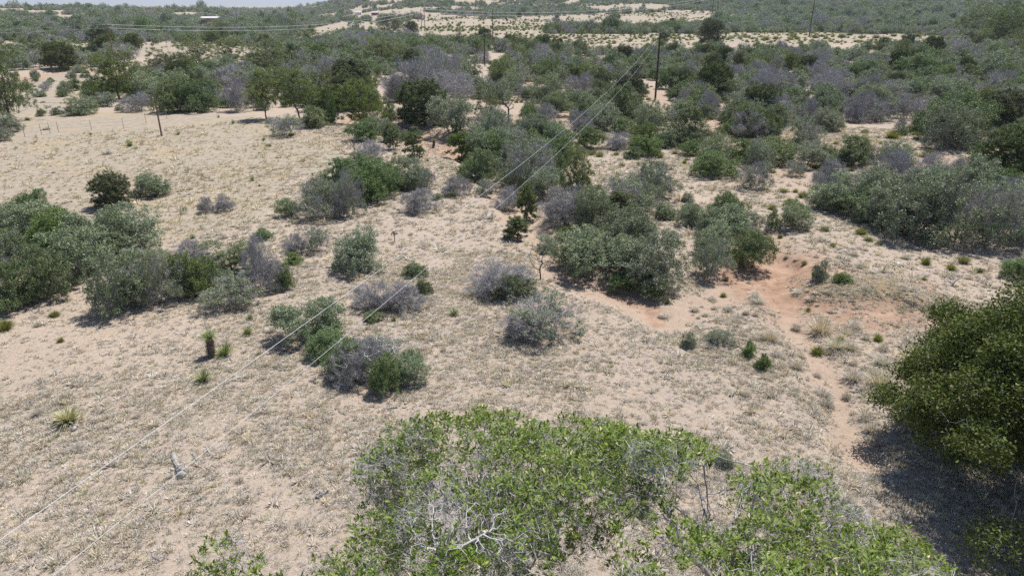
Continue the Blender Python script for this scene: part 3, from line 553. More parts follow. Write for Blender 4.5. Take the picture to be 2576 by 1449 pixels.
# fill of the thickets, in world space
DENSE = [([(560, 100), (700, 92), (800, 84), (880, 95), (1020, 94), (1180, 110), (1400, 124), (1650, 128), (2100, 124), (2600, 108), (2600, 440), (2480, 430), (2290, 410), (2270, 435), (1960, 425), (1800, 430), (1700, 425), (1570, 375), (1500, 330), (1330, 318), (1290, 292), (1160, 262), (980, 262), (850, 215), (700, 185), (600, 160)], 2.8, 0.60),
         ([(-40, 68), (520, 66), (800, 68), (700, 92), (600, 112), (350, 112), (200, 116), (-40, 100)], 3.6, .75),
         ([(-40, 135), (200, 140), (320, 150), (330, 180), (180, 180), (-40, 185)], 3.2, .7),
         ([(1370, 72), (1500, 66), (1700, 68), (1980, 72), (2150, 60), (2600, 60), (2600, 100), (2420, 98), (2160, 84), (2000, 86), (1700, 86), (1420, 84)], 3.2, .75),
         ([(980, 60), (1320, 54), (1500, 42), (1680, 34), (2000, 42), (2600, 30), (2600, 60), (2160, 62), (1900, 56), (1640, 44), (1500, 40), (1290, 56), (930, 60)], 3.6, .8),
         ([(1180, 350), (1300, 330), (1480, 370), (1500, 450), (1440, 480), (1330, 520), (1250, 490), (1180, 440)], 2.1, .72, .8),
         ([(1420, 540), (1650, 480), (1720, 560), (1700, 680), (1600, 715), (1440, 680)], 2.0, .75, .85), ([(1740, 560), (1900, 540), (1930, 640), (1760, 680)], 2.0, .7, .8),
         ([(-60, 560), (170, 540), (280, 620), (270, 680), (170, 700), (-60, 750)], 2.1, .75, .85), ([(270, 690), (480, 650), (640, 630), (710, 700), (640, 740), (300, 760)], 1.9, .7, .65),
         ([(740, 500), (900, 430), (1080, 440), (1060, 475), (900, 510), (800, 535)], 2.0, .8, .8), ([(2040, 490), (2300, 490), (2600, 500), (2600, 610), (2300, 610), (2080, 530)], 2.1, .75, .95),
         ([(240, 230), (560, 190), (860, 225), (960, 280), (700, 282), (420, 268), (250, 255)], 3.2, .8, 1.15), ([(-40, 200), (240, 195), (250, 250), (60, 275), (-40, 300)], 5.0, .7, .5),
         ([(840, 300), (1000, 290), (1180, 320), (1180, 360), (1000, 350), (860, 330)], 3.2, .6, .7), ([(1500, 380), (1960, 440), (2280, 430), (2040, 470), (1960, 520), (1700, 470)], 4.5, .35, .6)]
HOUSES = [(527, 57, 24), (900, 39, 12), (943, 40, 13)]
CLEAR = [(1648, 253), (1219, 165), (1240, 119), (1061, 80), (1069, 80), (2035, 93), (291, 167), (1650, 235), (1652, 215)]
rg = rs(99)
hx = np.array([p[0] for p in PAL]); hy = np.array([p[1] for p in PAL]); hw = np.array([p[3] for p in PAL])
for ip, (poly, sp_, fill, *ws_) in enumerate(DENSE):
    ws = ws_[0] if ws_ else 1.0
    wpoly = [flat(u, max(v, 12)) for u, v in poly]; xs = [p[0] for p in wpoly]; ys = [p[1] for p in wpoly]
    gx, gy = np.meshgrid(np.arange(min(xs), max(xs), sp_), np.arange(min(ys), min(max(ys), 900), sp_)); gx = gx.ravel() + rg.uniform(-.48, .48, gx.size) * sp_; gy = gy.ravel() + rg.uniform(-.48, .48, gy.size) * sp_
    m = inpoly(gx, gy, wpoly) & (np.abs(gx) < gy * .80 + 10); gx, gy = gx[m], gy[m]
    cl = fbm(gx, gy, 9, 60 + ip, 3); m = (cl > np.quantile(cl, 1 - fill)); gx, gy, cl = gx[m], gy[m], cl[m]
    gz = H(gx, gy); pu, pv = proj(gx, gy, gz); pt = proj(gx, gy, gz + 3.4)[1]; pw = 2.3 * FD / np.hypot(gx, gy); bad = np.zeros(len(gx), bool)
    for cu, cv in CLEAR: bad |= (np.abs(pu - cu) < pw) & (pv > cv - 3) & (pt < cv)
    pt = proj(gx, gy, gz + 2.0)[1]
    for PP in (PALE2, PALE4, PALE6): bad |= inpoly(pu, pt, PP) & (pt < 125)
    for hu, hv, hw_ in HOUSES: bad |= (np.abs(pu - hu) < hw_) & (pv > hv - 8) & (pt < hv + 6)
    bad |= (seg_dist(gx, gy, TRACK)[0] < 2.4) | (seg_dist(gx, gy, TRAIL)[0] < 2.0)
    gx, gy, gz, cl = gx[~bad], gy[~bad], gz[~bad], cl[~bad]; hue = fbm(gx, gy, 22, 70, 2)
    for x, y, z, c, h_ in zip(gx, gy, gz, cl, hue):
        W = float(np.clip(rg.lognormal(1.20, .33), 1.6, 6.0)) * ws
        if y < 260 and (np.abs(hx - x) + np.abs(hy - y) < (.45 if len(ws_) == 0 else .26) * (hw + W)).any(): continue
        q = rg.rand() + (h_ - .5) * .9
        kind = 'B' if q < .12 else 'M' if q < .32 else 'G' if q < .68 else 'g' if q < .95 else 'J' if rg.rand() < .35 else 'O'
        if ws_ and ws < 1 and kind in 'JO': kind = 'g'
        Hh = W * rg.uniform(.48, .76) if kind not in 'JO' else W * rg.uniform(.75, 1.0)
        z = float(z); u, v = proj(x, y, z + Hh * .5)
        PAL.append([float(x), float(y), z, W, Hh, kind, float(u), float(v), False])
print('plants', len(PAL), round(time.time() - T0, 1))

# ------------------------------------------------------------------ labels that single things out
LM = [((535, 860), 'the tall yucca'), ((285, 490), 'the left meadow juniper'), ((407, 300), 'the short brown meadow pole'), ((290, 120), 'the far left utility pole'), ((1650, 180), 'the tall dark utility pole'),
      ((1219, 120), 'the middle utility pole'), ((2036, 60), 'the far right utility pole'), ((1065, 265), 'the big round juniper'), ((1960, 680), 'the red dirt patch'), ((2450, 1000), 'the big right-edge oak'),
      ((1240, 200), 'the sprawling bare grey tree'), ((1445, 450), 'the slim oak with a bare trunk'), ((2190, 735), 'the reddish mound'), ((1788, 95), 'the lone field juniper'), ((2500, 75), 'the upper right oak'),
      ((1625, 755), 'the eroded cut bank'), ((710, 250), 'the paired meadow oaks'), ((612, 52), 'the far red house'), ((1985, 170), 'the pointed dark conifer'), ((2520, 420), 'the olive right-edge juniper'),
      ((993, 595), 'the small cholla'), ((80, 640), 'the thicket at the left edge'), ((1280, 690), 'the large silvery bare shrub'), ((340, 240), 'the far meadow oak'), ((1450, 1200), 'the foreground oak'), ((2180, 180), 'the right thicket gap'), ((1500, 180), 'the wires above the thicket'),
      ((1850, 300), 'the sandy track'), ((2320, 560), 'the long shady oak clump'), ((900, 120), 'the pale field corner'), ((45, 130), 'the pale left clearing')]
ORD = ['', 'second', 'third', 'fourth', 'fifth', 'sixth', 'seventh', 'eighth', 'ninth', 'tenth', 'eleventh', 'twelfth', 'thirteenth', 'fourteenth', 'fifteenth', 'sixteenth', 'seventeenth', 'eighteenth', 'nineteenth', 'twentieth', 'twenty-first', 'twenty-second', 'twenty-third', 'twenty-fourth', 'twenty-fifth', 'twenty-sixth', 'twenty-seventh', 'twenty-eighth', 'twenty-ninth', 'thirtieth']
PENDING = []
def want_label(o, noun, u, v, sz, cat, group): PENDING.append((o, noun, u, v, sz, cat, group))
def settle_labels():
    from collections import defaultdict
    G = defaultdict(list)
    for o, noun, u, v, sz, cat, group in PENDING:
        d = [math.hypot(u - a[0], (v - a[1]) * 1.6) for a, _ in LM]; i = int(np.argmin(d)); a, nm = LM[i]; dx, dy = u - a[0], (v - a[1]) * 1.6
        rel = ('left of' if dx < 0 else 'right of') if abs(dx) > abs(dy) else ('beyond' if dy < 0 else 'in front of')
        if d[i] > 700: rel = 'far ' + rel if rel != 'in front of' else 'well in front of'
        G[(noun, rel + ' ' + nm)].append((u, v, sz, o, cat, group))
    for (noun, place), L in G.items():
        L.sort(key=lambda q: q[0])
        if len(L) > 3:   # split once more by depth: nearer and farther rows
            L2 = sorted(L, key=lambda q: -q[1]); h = (len(L2) + 1) // 2; rows = [('nearer', sorted(L2[:h], key=lambda q: q[0])), ('farther', sorted(L2[h:], key=lambda q: q[0]))]
        else: rows = [('', L)]
        for rn, Lr in rows:
            n = len(Lr)
            for i, (u, v, sz, o, cat, group) in enumerate(Lr):
                pre = (rn + ' ') if rn else ''
                if n == 1: lab = f'{pre}{noun} {place}'
                elif i == 0: lab = f'leftmost {pre}{noun} {place}'
                elif i == n - 1: lab = f'rightmost {pre}{noun} {place}'
                elif i < len(ORD): lab = f'{ORD[i]} from left {pre}{noun} {place}'
                else: lab = f'{pre}{noun} {place}'
                o['label'] = ' '.join(lab.split()); o['category'] = cat; o['group'] = group

NAMES = {'G': ('scrub_oak_shrub', 'grey-green shrub', 'shrub', 'grey-green and green shrubs of the scrub'), 'g': ('green_shrub', 'leafy green shrub', 'shrub', 'grey-green and green shrubs of the scrub'), 'M': ('half_bare_shrub', 'half-bare greyish shrub', 'shrub', 'half-bare shrubs of the scrub'),
         'B': ('bare_grey_shrub', 'bare grey shrub', 'shrub', 'bare grey shrubs of the scrub'), 'J': ('juniper_tree', 'dark round juniper', 'tree', 'junipers among the scrub'), 'O': ('oak_tree', 'olive-green oak', 'tree', 'oaks among the scrub'), 'L': ('oak_tree', 'oak with a bare trunk', 'tree', 'oaks among the scrub'), 'C': ('conifer_tree', 'slender olive conifer', 'tree', 'small conifers along the wash')}
def lod_of(r): return 0 if r < 78 else 1 if r < 150 else 2 if r < 330 else 3
quota = {'shrub': 300, 'tree': 140}
def app(p): return p[3] / math.hypot(p[0], p[1], CAMZ)
order = sorted([p for p in PAL], key=lambda p: -(app(p) * (1.6 if p[8] else 1.0)))
inframe = lambda p: -60 < p[6] < 2640 and p[7] < 1500
individ, rest = [], []
cnt = {}
for p in order:
    k = {'G': 'shrub', 'g': 'shrub', 'M': 'shrub2', 'B': 'shrub2', 'J': 'tree', 'O': 'tree', 'L': 'tree', 'C': 'tree'}[p[5]]
    lim = {'shrub': 190, 'shrub2': 110, 'tree': 130}[k]
    if inframe(p) and cnt.get(k, 0) < lim: cnt[k] = cnt.get(k, 0) + 1; individ.append(p)
    else: rest.append(p)
rg = rs(4)
for p in individ:
    x, y, z, W, Hh, kind, u, v, hand = p; k = KIND[kind]; nm, noun, cat, grp = NAMES[kind]; r = math.hypot(x, y); ld = min(lod_of(r / max(1.0, W / k['W'])), 2); var = rg.randint(0, 4)
    bm, fm = proto(kind, ld, var); sx = W / k['W']; sz = Hh / k['H']; rot = rg.rand() * 6.283
    if ld == 2:
        o = empty(nm, (x, y, z - .03), rot); o.scale = (sx, sx, sz); link('foliage', fm, o, kind='stuff')
    else:
        o = empty(nm, (x, y, z - .03), rot); o.scale = (sx, sx, sz)
        link('branches', bm, o, kind='stuff'); f = link('foliage', fm, o, kind='stuff')
    want_label(o, noun, u, v, app(p), cat, grp)
print('individuals', len(individ), 'rest', len(rest), round(time.time() - T0, 1))

# ------------------------------------------------------------------ scatter by geometry nodes, for what nobody could count
def scatter(name, pts, scales, rots, idx, meshes, zs=None):
    coll = bpy.data.collections.new(name + '_kinds')
    for i, me in enumerate(meshes): coll.objects.link(bpy.data.objects.new(f'{name}_kind_{i:02d}', me))
    me = bpy.data.meshes.new(name); me.vertices.add(len(pts)); me.vertices.foreach_set('co', np.asarray(pts, np.float32).ravel())
    a = me.attributes.new('sc', 'FLOAT_VECTOR', 'POINT'); a.data.foreach_set('vector', np.asarray(scales, np.float32).ravel())
    a = me.attributes.new('rz', 'FLOAT', 'POINT'); a.data.foreach_set('value', np.asarray(rots, np.float32))
    a = me.attributes.new('ki', 'INT', 'POINT'); a.data.foreach_set('value', np.asarray(idx, np.int32))
    ng = bpy.data.node_groups.new(name, 'GeometryNodeTree'); ng.interface.new_socket('Geometry', in_out='INPUT', socket_type='NodeSocketGeometry'); ng.interface.new_socket('Geometry', in_out='OUTPUT', socket_type='NodeSocketGeometry')
    gi, go = ng.nodes.new('NodeGroupInput'), ng.nodes.new('NodeGroupOutput'); ci = ng.nodes.new('GeometryNodeCollectionInfo'); ci.inputs[0].default_value = coll; ci.inputs['Separate Children'].default_value = True; ci.inputs['Reset Children'].default_value = True
    iop = ng.nodes.new('GeometryNodeInstanceOnPoints'); iop.inputs['Pick Instance'].default_value = True
    def att(nm, ty): n = ng.nodes.new('GeometryNodeInputNamedAttribute'); n.data_type = ty; n.inputs['Name'].default_value = nm; return n.outputs['Attribute']
    cx = ng.nodes.new('ShaderNodeCombineXYZ'); ng.links.new(att('rz', 'FLOAT'), cx.inputs[2]); e2r = ng.nodes.new('FunctionNodeEulerToRotation'); ng.links.new(cx.outputs[0], e2r.inputs[0])
    ng.links.new(gi.outputs[0], iop.inputs['Points']); ng.links.new(ci.outputs[0], iop.inputs['Instance']); ng.links.new(att('ki', 'INT'), iop.inputs['Instance Index']); ng.links.new(e2r.outputs[0], iop.inputs['Rotation']); ng.links.new(att('sc', 'FLOAT_VECTOR'), iop.inputs['Scale']); ng.links.new(iop.outputs[0], go.inputs[0])
    o = link(name, me); mod = o.modifiers.new('scatter', 'NODES'); mod.node_group = ng; o['kind'] = 'stuff'; return o
def joined(kind, lod, var):
    """branches and foliage as one mesh, for scattered plants"""
    if lod >= 2: return proto(kind, lod, var)[1]
    key = ('join', kind, lod, var)
    if key in PROTO: return PROTO[key]
    bm, fm = proto(kind, lod, var)
    def rd(me):
        V = np.zeros(len(me.vertices) * 3, np.float32); me.vertices.foreach_get('co', V); F = np.zeros(len(me.loops), np.int32); me.loops.foreach_get('vertex_index', F); return V.reshape(-1, 3), F.reshape(-1, 3)
    BV, BF = rd(bm); V, F = rd(fm); t = np.zeros(len(V), np.float32); fm.attributes['t'].data.foreach_get('value', t); mi = np.zeros(len(F), np.int32); fm.polygons.foreach_get('material_index', mi)
    PROTO[key] = mesh_np('crown', np.vstack([V, BV]), np.vstack([F, BF + len(V)]), [M[KIND[kind]['leaf']], M['twig'], M[KIND[kind]['bark']]], t=np.concatenate([t, np.full(len(BV), .5)]), mi=np.concatenate([mi, np.full(len(BF), 2)]))
    return PROTO[key]
rg = rs(12)
def scatter_plants(name, L, nvar=3):
    keys, meshes = {}, []; pts, sc, rz, ki = [], [], [], []
    for p in L:
        x, y, z, W, Hh, kind = p[:6]; ld = max(1, lod_of(math.hypot(x, y) / max(1.0, W / KIND[kind]['W']))); key = (kind, ld, rg.randint(0, nvar))
        if key not in keys: keys[key] = len(meshes); meshes.append(joined(*key))
        k = KIND[kind]; pts.append((x, y, z - .03)); s = W / k['W']; sc.append((s, s, Hh / k['H'])); rz.append(rg.rand() * 6.28); ki.append(keys[key])
    return scatter(name, pts, sc, rz, ki, meshes)
scatter_plants('thicket', [p for p in rest])
# hills and plain beyond: scrub thinning on sunny slopes and in the pale clearings
far = []
n = 80000; az = rg.uniform(-41, 41, n); r_ = 330 * (2600 / 330) ** (rg.rand(n) ** .85); x = np.sin(np.radians(az)) * r_; y = np.cos(np.radians(az)) * r_
z = H(x, y); u, v = proj(x, y, z); c = fbm(x, y, 60, 80, 4)
inp = inpoly(u, v, PALE2) | inpoly(u, v, PALE6) | inpoly(u, v, PALE3) | inpoly(u, v, PALE4); u2, v2 = proj(x, y, z + 2.2); inp |= inpoly(u2, v2, PALE2) | np.any([(np.abs(u - hu) < hw_) & (v > hv - 8) & (v2 < hv + 7) for hu, hv, hw_ in HOUSES], 0) | inpoly(u2, v2, PALE3) | inpoly(u2, v2, PALE4); keep = (c > .37 + .11 * sstep(400, 650, r_) * (az < -8) + .06 * sstep(600, 1500, r_)) & ~inp & (v > -25)
for X, Y, Z, c_ in zip(x[keep], y[keep], z[keep], c[keep]):
    q = rg.rand(); kind = 'B' if q < .14 else 'M' if q < .34 else 'G' if q < .74 else 'g' if q < .88 else 'O'
    W = rg.lognormal(1.05, .38) * (1 + math.hypot(X, Y) / 3000); far.append((X, Y, Z, W, W * rg.uniform(.5, .8), kind))
scatter_plants('hillside_scrub', far, 2)
print('far', len(far), round(time.time() - T0, 1))

# ------------------------------------------------------------------ small plants of the list
rg = rs(21); SN = {'Y': ('snakeweed_bush', 'small yellow-green bush', 'bush', 'small yellow-green bushes'), 'T': ('grey_subshrub', 'small grey tuft bush', 'bush', 'small grey bushes on open ground'), 'P': ('bunchgrass_clump', 'pale straw grass clump', 'grass', 'pale bunchgrass clumps'), 'K': ('yucca_plant', 'small spiky yucca', 'yucca', 'small yuccas on open ground')}
for src, rows in SMALLS.items():
    for kind, x, y, wpx, hpx in rows:
        u, v, s = conv(src, x, y); gx, gy, gz = ground(u, v); sl_ = math.hypot(gx, gy, CAMZ - gz); W = wpx * s * sl_ / FD; hh = hpx * s * sl_ / FD; r = math.hypot(gx, gy); b = W * .3; gx *= (r + b) / r; gy *= (r + b) / r; gz = float(H(gx, gy))
        nm, noun, cat, grp = SN[kind]; o = link(nm, small(kind, rg.randint(0, 4)), loc=(gx, gy, gz - .01)); s0 = W / .82; o.scale = (s0, s0, min(max(hh / .52 * .8, s0 * .7), s0 * 1.8)); o.rotation_euler = (0, 0, rg.rand() * 6.28)
        want_label(o, noun, u, v - hpx * s * .5, W / r, cat, grp)

# sparse yuccas dotting the pale field far behind, each one a plant
rg = rs(33); ym = [tuft_mesh('yucca', rs(700 + i), 46, .3, .62, .09, M['olive'], .9, curve=False, z0=.25 + .25 * i) for i in range(3)]
n = 0; used = []
while n < 230:
    u = rg.uniform(900, 2300) if rg.rand() > .6 else rg.uniform(1060, 1650); v = rg.uniform(50, 116)
    if not (inpoly(np.array([u]), np.array([v]), PALE2)[0] or (inpoly(np.array([u]), np.array([v]), PALE6)[0] and rg.rand() < .4)): continue
    gx, gy = flat(u, v); gz = float(H(gx, gy)); uu, vv = proj(gx, gy, gz)
    s = rg.uniform(1.0, 2.1) * (1 + gy / 900); o = link('field_yucca', ym[n % 3], loc=(gx, gy, gz - .05)); o.scale = (s, s, s * rg.uniform(.9, 1.6)); n += 1
    tag(o, 'small dark yucca dotting the pale grass field beyond the thicket', 'yucca', 'yuccas scattered over the pale far field')
print('small', round(time.time() - T0, 1))

# ------------------------------------------------------------------ ground cover: dry tufts, stones
rg = rs(41)
tm = [tuft_mesh('tuft', rs(800 + i), 54, .1, .105, .014, M['greytuft'], .95, r0=.03) for i in range(4)] + [tuft_mesh('tuft', rs(820 + i), 36, .1, .14, .012, M['tan'], .75, r0=.02) for i in range(3)]
def cover(n, r0, r1, size, name):
    az = rg.uniform(-50, 50, n); r_ = np.sqrt(rg.uniform(r0 * r0, r1 * r1, n)); x = np.sin(np.radians(az)) * r_; y = np.cos(np.radians(az)) * r_
    mk = masks(x, y, 0 * x); d = fbm(x, y, 1.1, 90, 3); b = fbm(x, y, 7, 95, 3)
    pr = (.30 + .70 * sstep(.36, .60, d)) * (.50 + .55 * sstep(.32, .55, b)) * (1 - .45 * mk[:, 2]) * (1 - mk[:, 1] * .95) * (1 - .80 * mk[:, 0] * (1 - mk[:, 3])); k = rg.rand(n) < pr; x, y, mk = x[k], y[k], mk[k]
    s = size * rg.lognormal(0, .45, len(x)); z = H(x, y) - .008; straw = rg.rand(len(x)) < (.30 + .65 * mk[:, 2]); idx = np.where(straw, 4 + rg.randint(0, 3, len(x)), rg.randint(0, 4, len(x)))
    sc = np.stack([s, s, s * rg.uniform(.6, 1.3, len(x))], 1); scatter(name, np.stack([x, y, z], 1), sc, rg.rand(len(x)) * 6.28, idx, tm); return len(x)
k1 = cover(230000, 11, 40, .58, 'dry_grass'); k2 = cover(150000, 40, 95, 1.05, 'dry_grass_beyond')
tm2 = [tuft_mesh('tuft', rs(840 + i), 14, .1, .30, .04, M['tan'] if i % 2 else M['greytuft'], .8, r0=.05) for i in range(4)]
def rock_mesh(seed, k=.35):
    rgx = rs(seed); V = unit(rgx.normal(0, 1, (14, 3))) * rgx.uniform(.7, 1, (14, 1)) * (1, .8, .55)
    import bmesh; bm = bmesh.new(); [bm.verts.new(v) for v in V]; bmesh.ops.convex_hull(bm, input=bm.verts); me = bpy.data.meshes.new('stone'); bm.to_mesh(me); bm.free(); me.materials.append(M['rock']); return me
def sub_cover(name, n, kind, r0, r1, s0, s1, dens, seed):
    rg = rs(seed); az = rg.uniform(-42, 42, n); r_ = np.sqrt(rg.uniform(r0 * r0, r1 * r1, n)); x = np.sin(np.radians(az)) * r_; y = np.cos(np.radians(az)) * r_
    k = rg.rand(n) < dens(x, y); x, y = x[k], y[k]; s = rg.uniform(s0, s1, len(x)) * rg.lognormal(0, .25, len(x)); scatter(name, np.stack([x, y, H(x, y) - .01], 1), np.stack([s, s, s * rg.uniform(.55, 1.0, len(x))], 1), rg.rand(len(x)) * 6.28, rg.randint(0, 4, len(x)), [small(kind, i) for i in range(4)])
def d_grey(x, y):
    a, _ = seg_dist(x, y, TRAIL); b = np.hypot((x - MOUND[0]) / 1.6, y - MOUND[1]); n = fbm(x, y, 3.2, 130, 3); near = np.clip(1 - np.minimum(a, b) / 8, 0, 1); dd = np.where(a < .55, 0, 1)
    return (.07 + .75 * near * sstep(-3, 4, x)) * sstep(.42, .60, n) * dd
def d_yel(x, y): return sstep(50, 62, y) * sstep(-4, 8, x) * sstep(.42, .62, fbm(x, y, 8, 140, 3)) * .9
sub_cover('low_grey_subshrubs', 9000, 'T', 12, 75, .22, .62, d_grey, 61)
sub_cover('low_yellow_green_bushes', 2600, 'Y', 50, 170, .7, 1.7, d_yel, 62)
def stick_mesh(seed):
    r = rs(seed); V, F = polytube([(0, 0, .01), (.16, r.normal(0, .03), .03), (.34, r.normal(0, .05), .012)], [.008, .007, .004], 4); return mesh_py('stick', V, F, [M['greybark' if seed % 2 else 'bark']])
rgk = rs(77); n = 900; az = rgk.uniform(-42, 42, n); r_ = np.sqrt(rgk.uniform(144, 2500, n)); x = np.sin(np.radians(az)) * r_; y = np.cos(np.radians(az)) * r_; sk = rgk.uniform(.5, 1.6, n)
scatter('twig_litter', np.stack([x, y, H(x, y)], 1), np.stack([sk, sk, sk], 1), rgk.rand(n) * 6.28, rgk.randint(0, 4, n), [stick_mesh(i) for i in range(4)])
def d_field(x, y):
    z = H(x, y); u, v = proj(x, y, z); return (inpoly(u, v, PALE2) | inpoly(u, v, PALE6)).astype(float) * sstep(.40, .55, fbm(x, y, 40, 150, 3)) * .8
sub_cover('field_tussocks', 26000, 'Y', 200, 700, 1.0, 2.4, d_field, 63)
rm = [rock_mesh(900 + i) for i in range(4)]
n = 9000; az = rg.uniform(-40, 40, n); r_ = np.sqrt(rg.uniform(11 ** 2, 60 ** 2, n)); x = np.sin(np.radians(az)) * r_; y = np.cos(np.radians(az)) * r_
k = (fbm(x, y, 4, 97, 2) > .47); x, y = x[k], y[k]; s = .018 * rg.lognormal(0, .5, len(x)); scatter('gravel', np.stack([x, y, H(x, y)], 1), np.stack([s, s, s], 1), rg.rand(len(x)) * 6.28, rg.randint(0, 4, len(x)), rm)
print('cover', k1, k2, round(time.time() - T0, 1))

# ------------------------------------------------------------------ the foreground oak
def U(u, v, z): x, y = flat(u, v, z); return (x, y, z)
def hero_oak():
    rg = rs(3); C = (.9, 5.6); top = 9.0
    dome = lambda x, y: top - .075 * ((x - C[0]) ** 2 + (y - C[1]) ** 2)
    PA = [(880, 1250), (895, 1180), (940, 1112), (1010, 1080), (1110, 1062), (1290, 1052), (1450, 1066), (1560, 1100), (1640, 1118), (1700, 1104), (1775, 1150), (1735, 1190), (1655, 1215), (1640, 1300), (1690, 1449), (905, 1449), (925, 1390), (915, 1340), (960, 1290), (900, 1262)]
    PB = [(1890, 1215), (1950, 1175), (2050, 1190), (2160, 1210), (2200, 1268), (2300, 1318), (2400, 1390), (2460, 1449), (1740, 1449), (1762, 1350), (1870, 1275)]
    PC = [(490, 1500), (500, 1400), (560, 1385), (620, 1420), (640, 1500)]; PD = [(760, 1500), (800, 1432), (900, 1432), (930, 1500)]
    PE = [(1640, 1350), (1765, 1340), (1800, 1500), (1640, 1500)]
    lob = []; tries = 0
    while tries < 16000 and len(lob) < 430:
        tries += 1; a = rg.rand() * 6.283; q = math.sqrt(rg.rand()) * 5.4; x, y = C[0] + math.cos(a) * q, C[1] + math.sin(a) * q * .92; z = dome(x, y) - rg.rand() ** 2 * 1.3 + (vnoise(x, y, 1.3, 3) - .5) * .5
        u, v = proj(x, y, z); u, v = float(u), float(v)
        ok = any(inpoly(np.array([u]), np.array([v]), P)[0] for P in (PA, PB, PC, PD, PE)) or (v > 1449 and q < 4.4)
        if not ok: continue
        if any((x - l[0]) ** 2 + (y - l[1]) ** 2 + (z - l[2]) ** 2 < .31 ** 2 for l in lob): continue
        lob.append((x, y, z, rg.uniform(.30, .44)))
    P = lobe_points(rg, lob, 34, .62, -.25)
    root = (1.25, 5.0, 0.0); z0 = float(H(root[0], root[1])); fork = (1.15, 5.3, 3.6)
    limbs = [[(root[0], root[1], z0 - .1), (1.2, 5.1, 1.8), fork], [fork, (.2, 6.2, 5.8), (-.2, 7.2, 7.2)], [fork, (2.6, 5.5, 5.6), U(1790, 1449, 6.6), U(1725, 1385, 7.05), U(1690, 1310, 7.35), U(1655, 1235, 7.5), U(1690, 1160, 7.65)],
             [fork, (3.0, 4.9, 5.8), U(1900, 1449, 7.0), U(1850, 1400, 7.3), U(1790, 1335, 7.5), U(1765, 1260, 7.6)], [fork, (-.8, 5.0, 5.7), (-2.2, 5.6, 7.2)], [fork, (.9, 4.0, 6.2), (.8, 3.2, 7.6)], [fork, (3.2, 4.0, 6.0), (4.4, 5.0, 7.4)]]
    NP, par, near = grow(P, [(root[0], root[1], z0 - .1)], .13, .15, 130, seed=5, limbs=limbs)
    rad = radii(NP, par, .0034, 2.25, .21); m = par >= 0; thick = rad >= .03
    o = empty('oak_tree', (root[0], root[1], z0)); tag(o, 'close foreground oak seen from above with glossy leaves and pale bare twigs', 'tree')
    off = np.array([root[0], root[1], z0])
    mt = m & thick; mb = m & ~thick
    V, F = tubes(NP[par[mt]] - off, NP[mt] - off, rad[par[mt]], rad[mt], 8); link('trunk', mesh_np('trunk', V, F, [M['heromid']], smooth=True), o)
    V, F = tubes(NP[par[mb]] - off, NP[mb] - off, np.minimum(rad[par[mb]], .03), rad[mb], 4); link('branches', mesh_np('branches', V, F, [M['heromid']]), o, kind='stuff')
    # leafless twigs between the leaves
    Pt = P[rg.rand(len(P)) < .45]; v, f, t = twigs(rg, Pt - (0, 0, .07), np.array([1.1, 5.4, 6.0]), 5, .20, .006, .8, .05); link('twigs', mesh_np('twigs', v - off, f, [M['twig']], t=t), o, kind='stuff')
    bz0 = fbm(P[:, 0], P[:, 1], .9, 66, 2); v, f, t = twigs(rg, P[bz0 < .42], np.array([1.1, 5.4, 6.0]), 7, .22, .006, .9, .0); link('twigs', mesh_np('twigs', v - off, f, [M['twig']], t=t), o, kind='stuff')
    # leaves: rosettes at the shoots; a share of the shoots stays bare
    bz = fbm(P[:, 0], P[:, 1], .9, 66, 2); bare = (bz < .31) & (rg.rand(len(P)) > .12); S = P[~bare]; n = len(S); per = 9
    ax = unit(rg.normal(0, .5, (n, 3)) + (0, 0, .9) + unit(S - np.array([1.0, 5.5, 6.5])) * .5)
    A = np.repeat(ax, per, 0); B = np.repeat(S, per, 0); k = len(B); side = unit(np.cross(A, rg.normal(0, 1, (k, 3)))); d = unit(side * rg.uniform(.6, 1.4, (k, 1)) + A * rg.uniform(.3, 1.0, (k, 1)))
    L = .078 * rg.uniform(.55, 1.25, (k, 1)); Wd = L * rg.uniform(.14, .20, (k, 1)); nn = unit(A - d * np.sum(A * d, 1, keepdims=True) + rg.normal(0, .35, (k, 3))); nn = unit(nn - d * np.sum(nn * d, 1, keepdims=True)); sv = np.cross(d, nn)
    b0 = B + A * rg.uniform(-.05, .035, (k, 1)) + d * .008
    Vl = np.stack([b0, b0 + d * L * .50 + sv * Wd * 1.1 + nn * L * .05, b0 + d * L * .75 + sv * Wd * .8 + nn * L * .03, b0 + d * L - nn * L * .08, b0 + d * L * .75 - sv * Wd * .8 + nn * L * .03, b0 + d * L * .50 - sv * Wd * 1.1 + nn * L * .05, b0 + d * L * .52 - nn * L * .03], 1)
    tt = rg.rand(k); Fq = np.array([(0, 6, 1), (1, 6, 3), (3, 6, 5), (5, 6, 0)])
    c = Vl[:, 6]; uu, vv = proj(c[:, 0], c[:, 1], c[:, 2]); dd = np.linalg.norm(c - np.array([0, 0, CAMZ]), axis=1); fr = (uu > 20) & (uu < 2550) & (vv < 1430)
    big = np.argsort(np.where(fr & (c[:, 2] > 8.3), dd - np.abs(nn @ np.array([0, -.6, .8])) * 1.5, 1e9))[:300]; mask = np.zeros(k, bool); mask[big] = True
    Vr = Vl[~mask] - off; q = len(Vr); link('foliage', mesh_np('foliage', Vr.reshape(-1, 3), (Fq[None] + (np.arange(q) * 7)[:, None, None]).reshape(-1, 3), [M['hero']], t=np.repeat(tt[~mask], 7)), o, kind='stuff')
    # the 300 leaves nearest the lens, each a part, sharing one of six leaf meshes
    from mathutils import Matrix
    lm = []
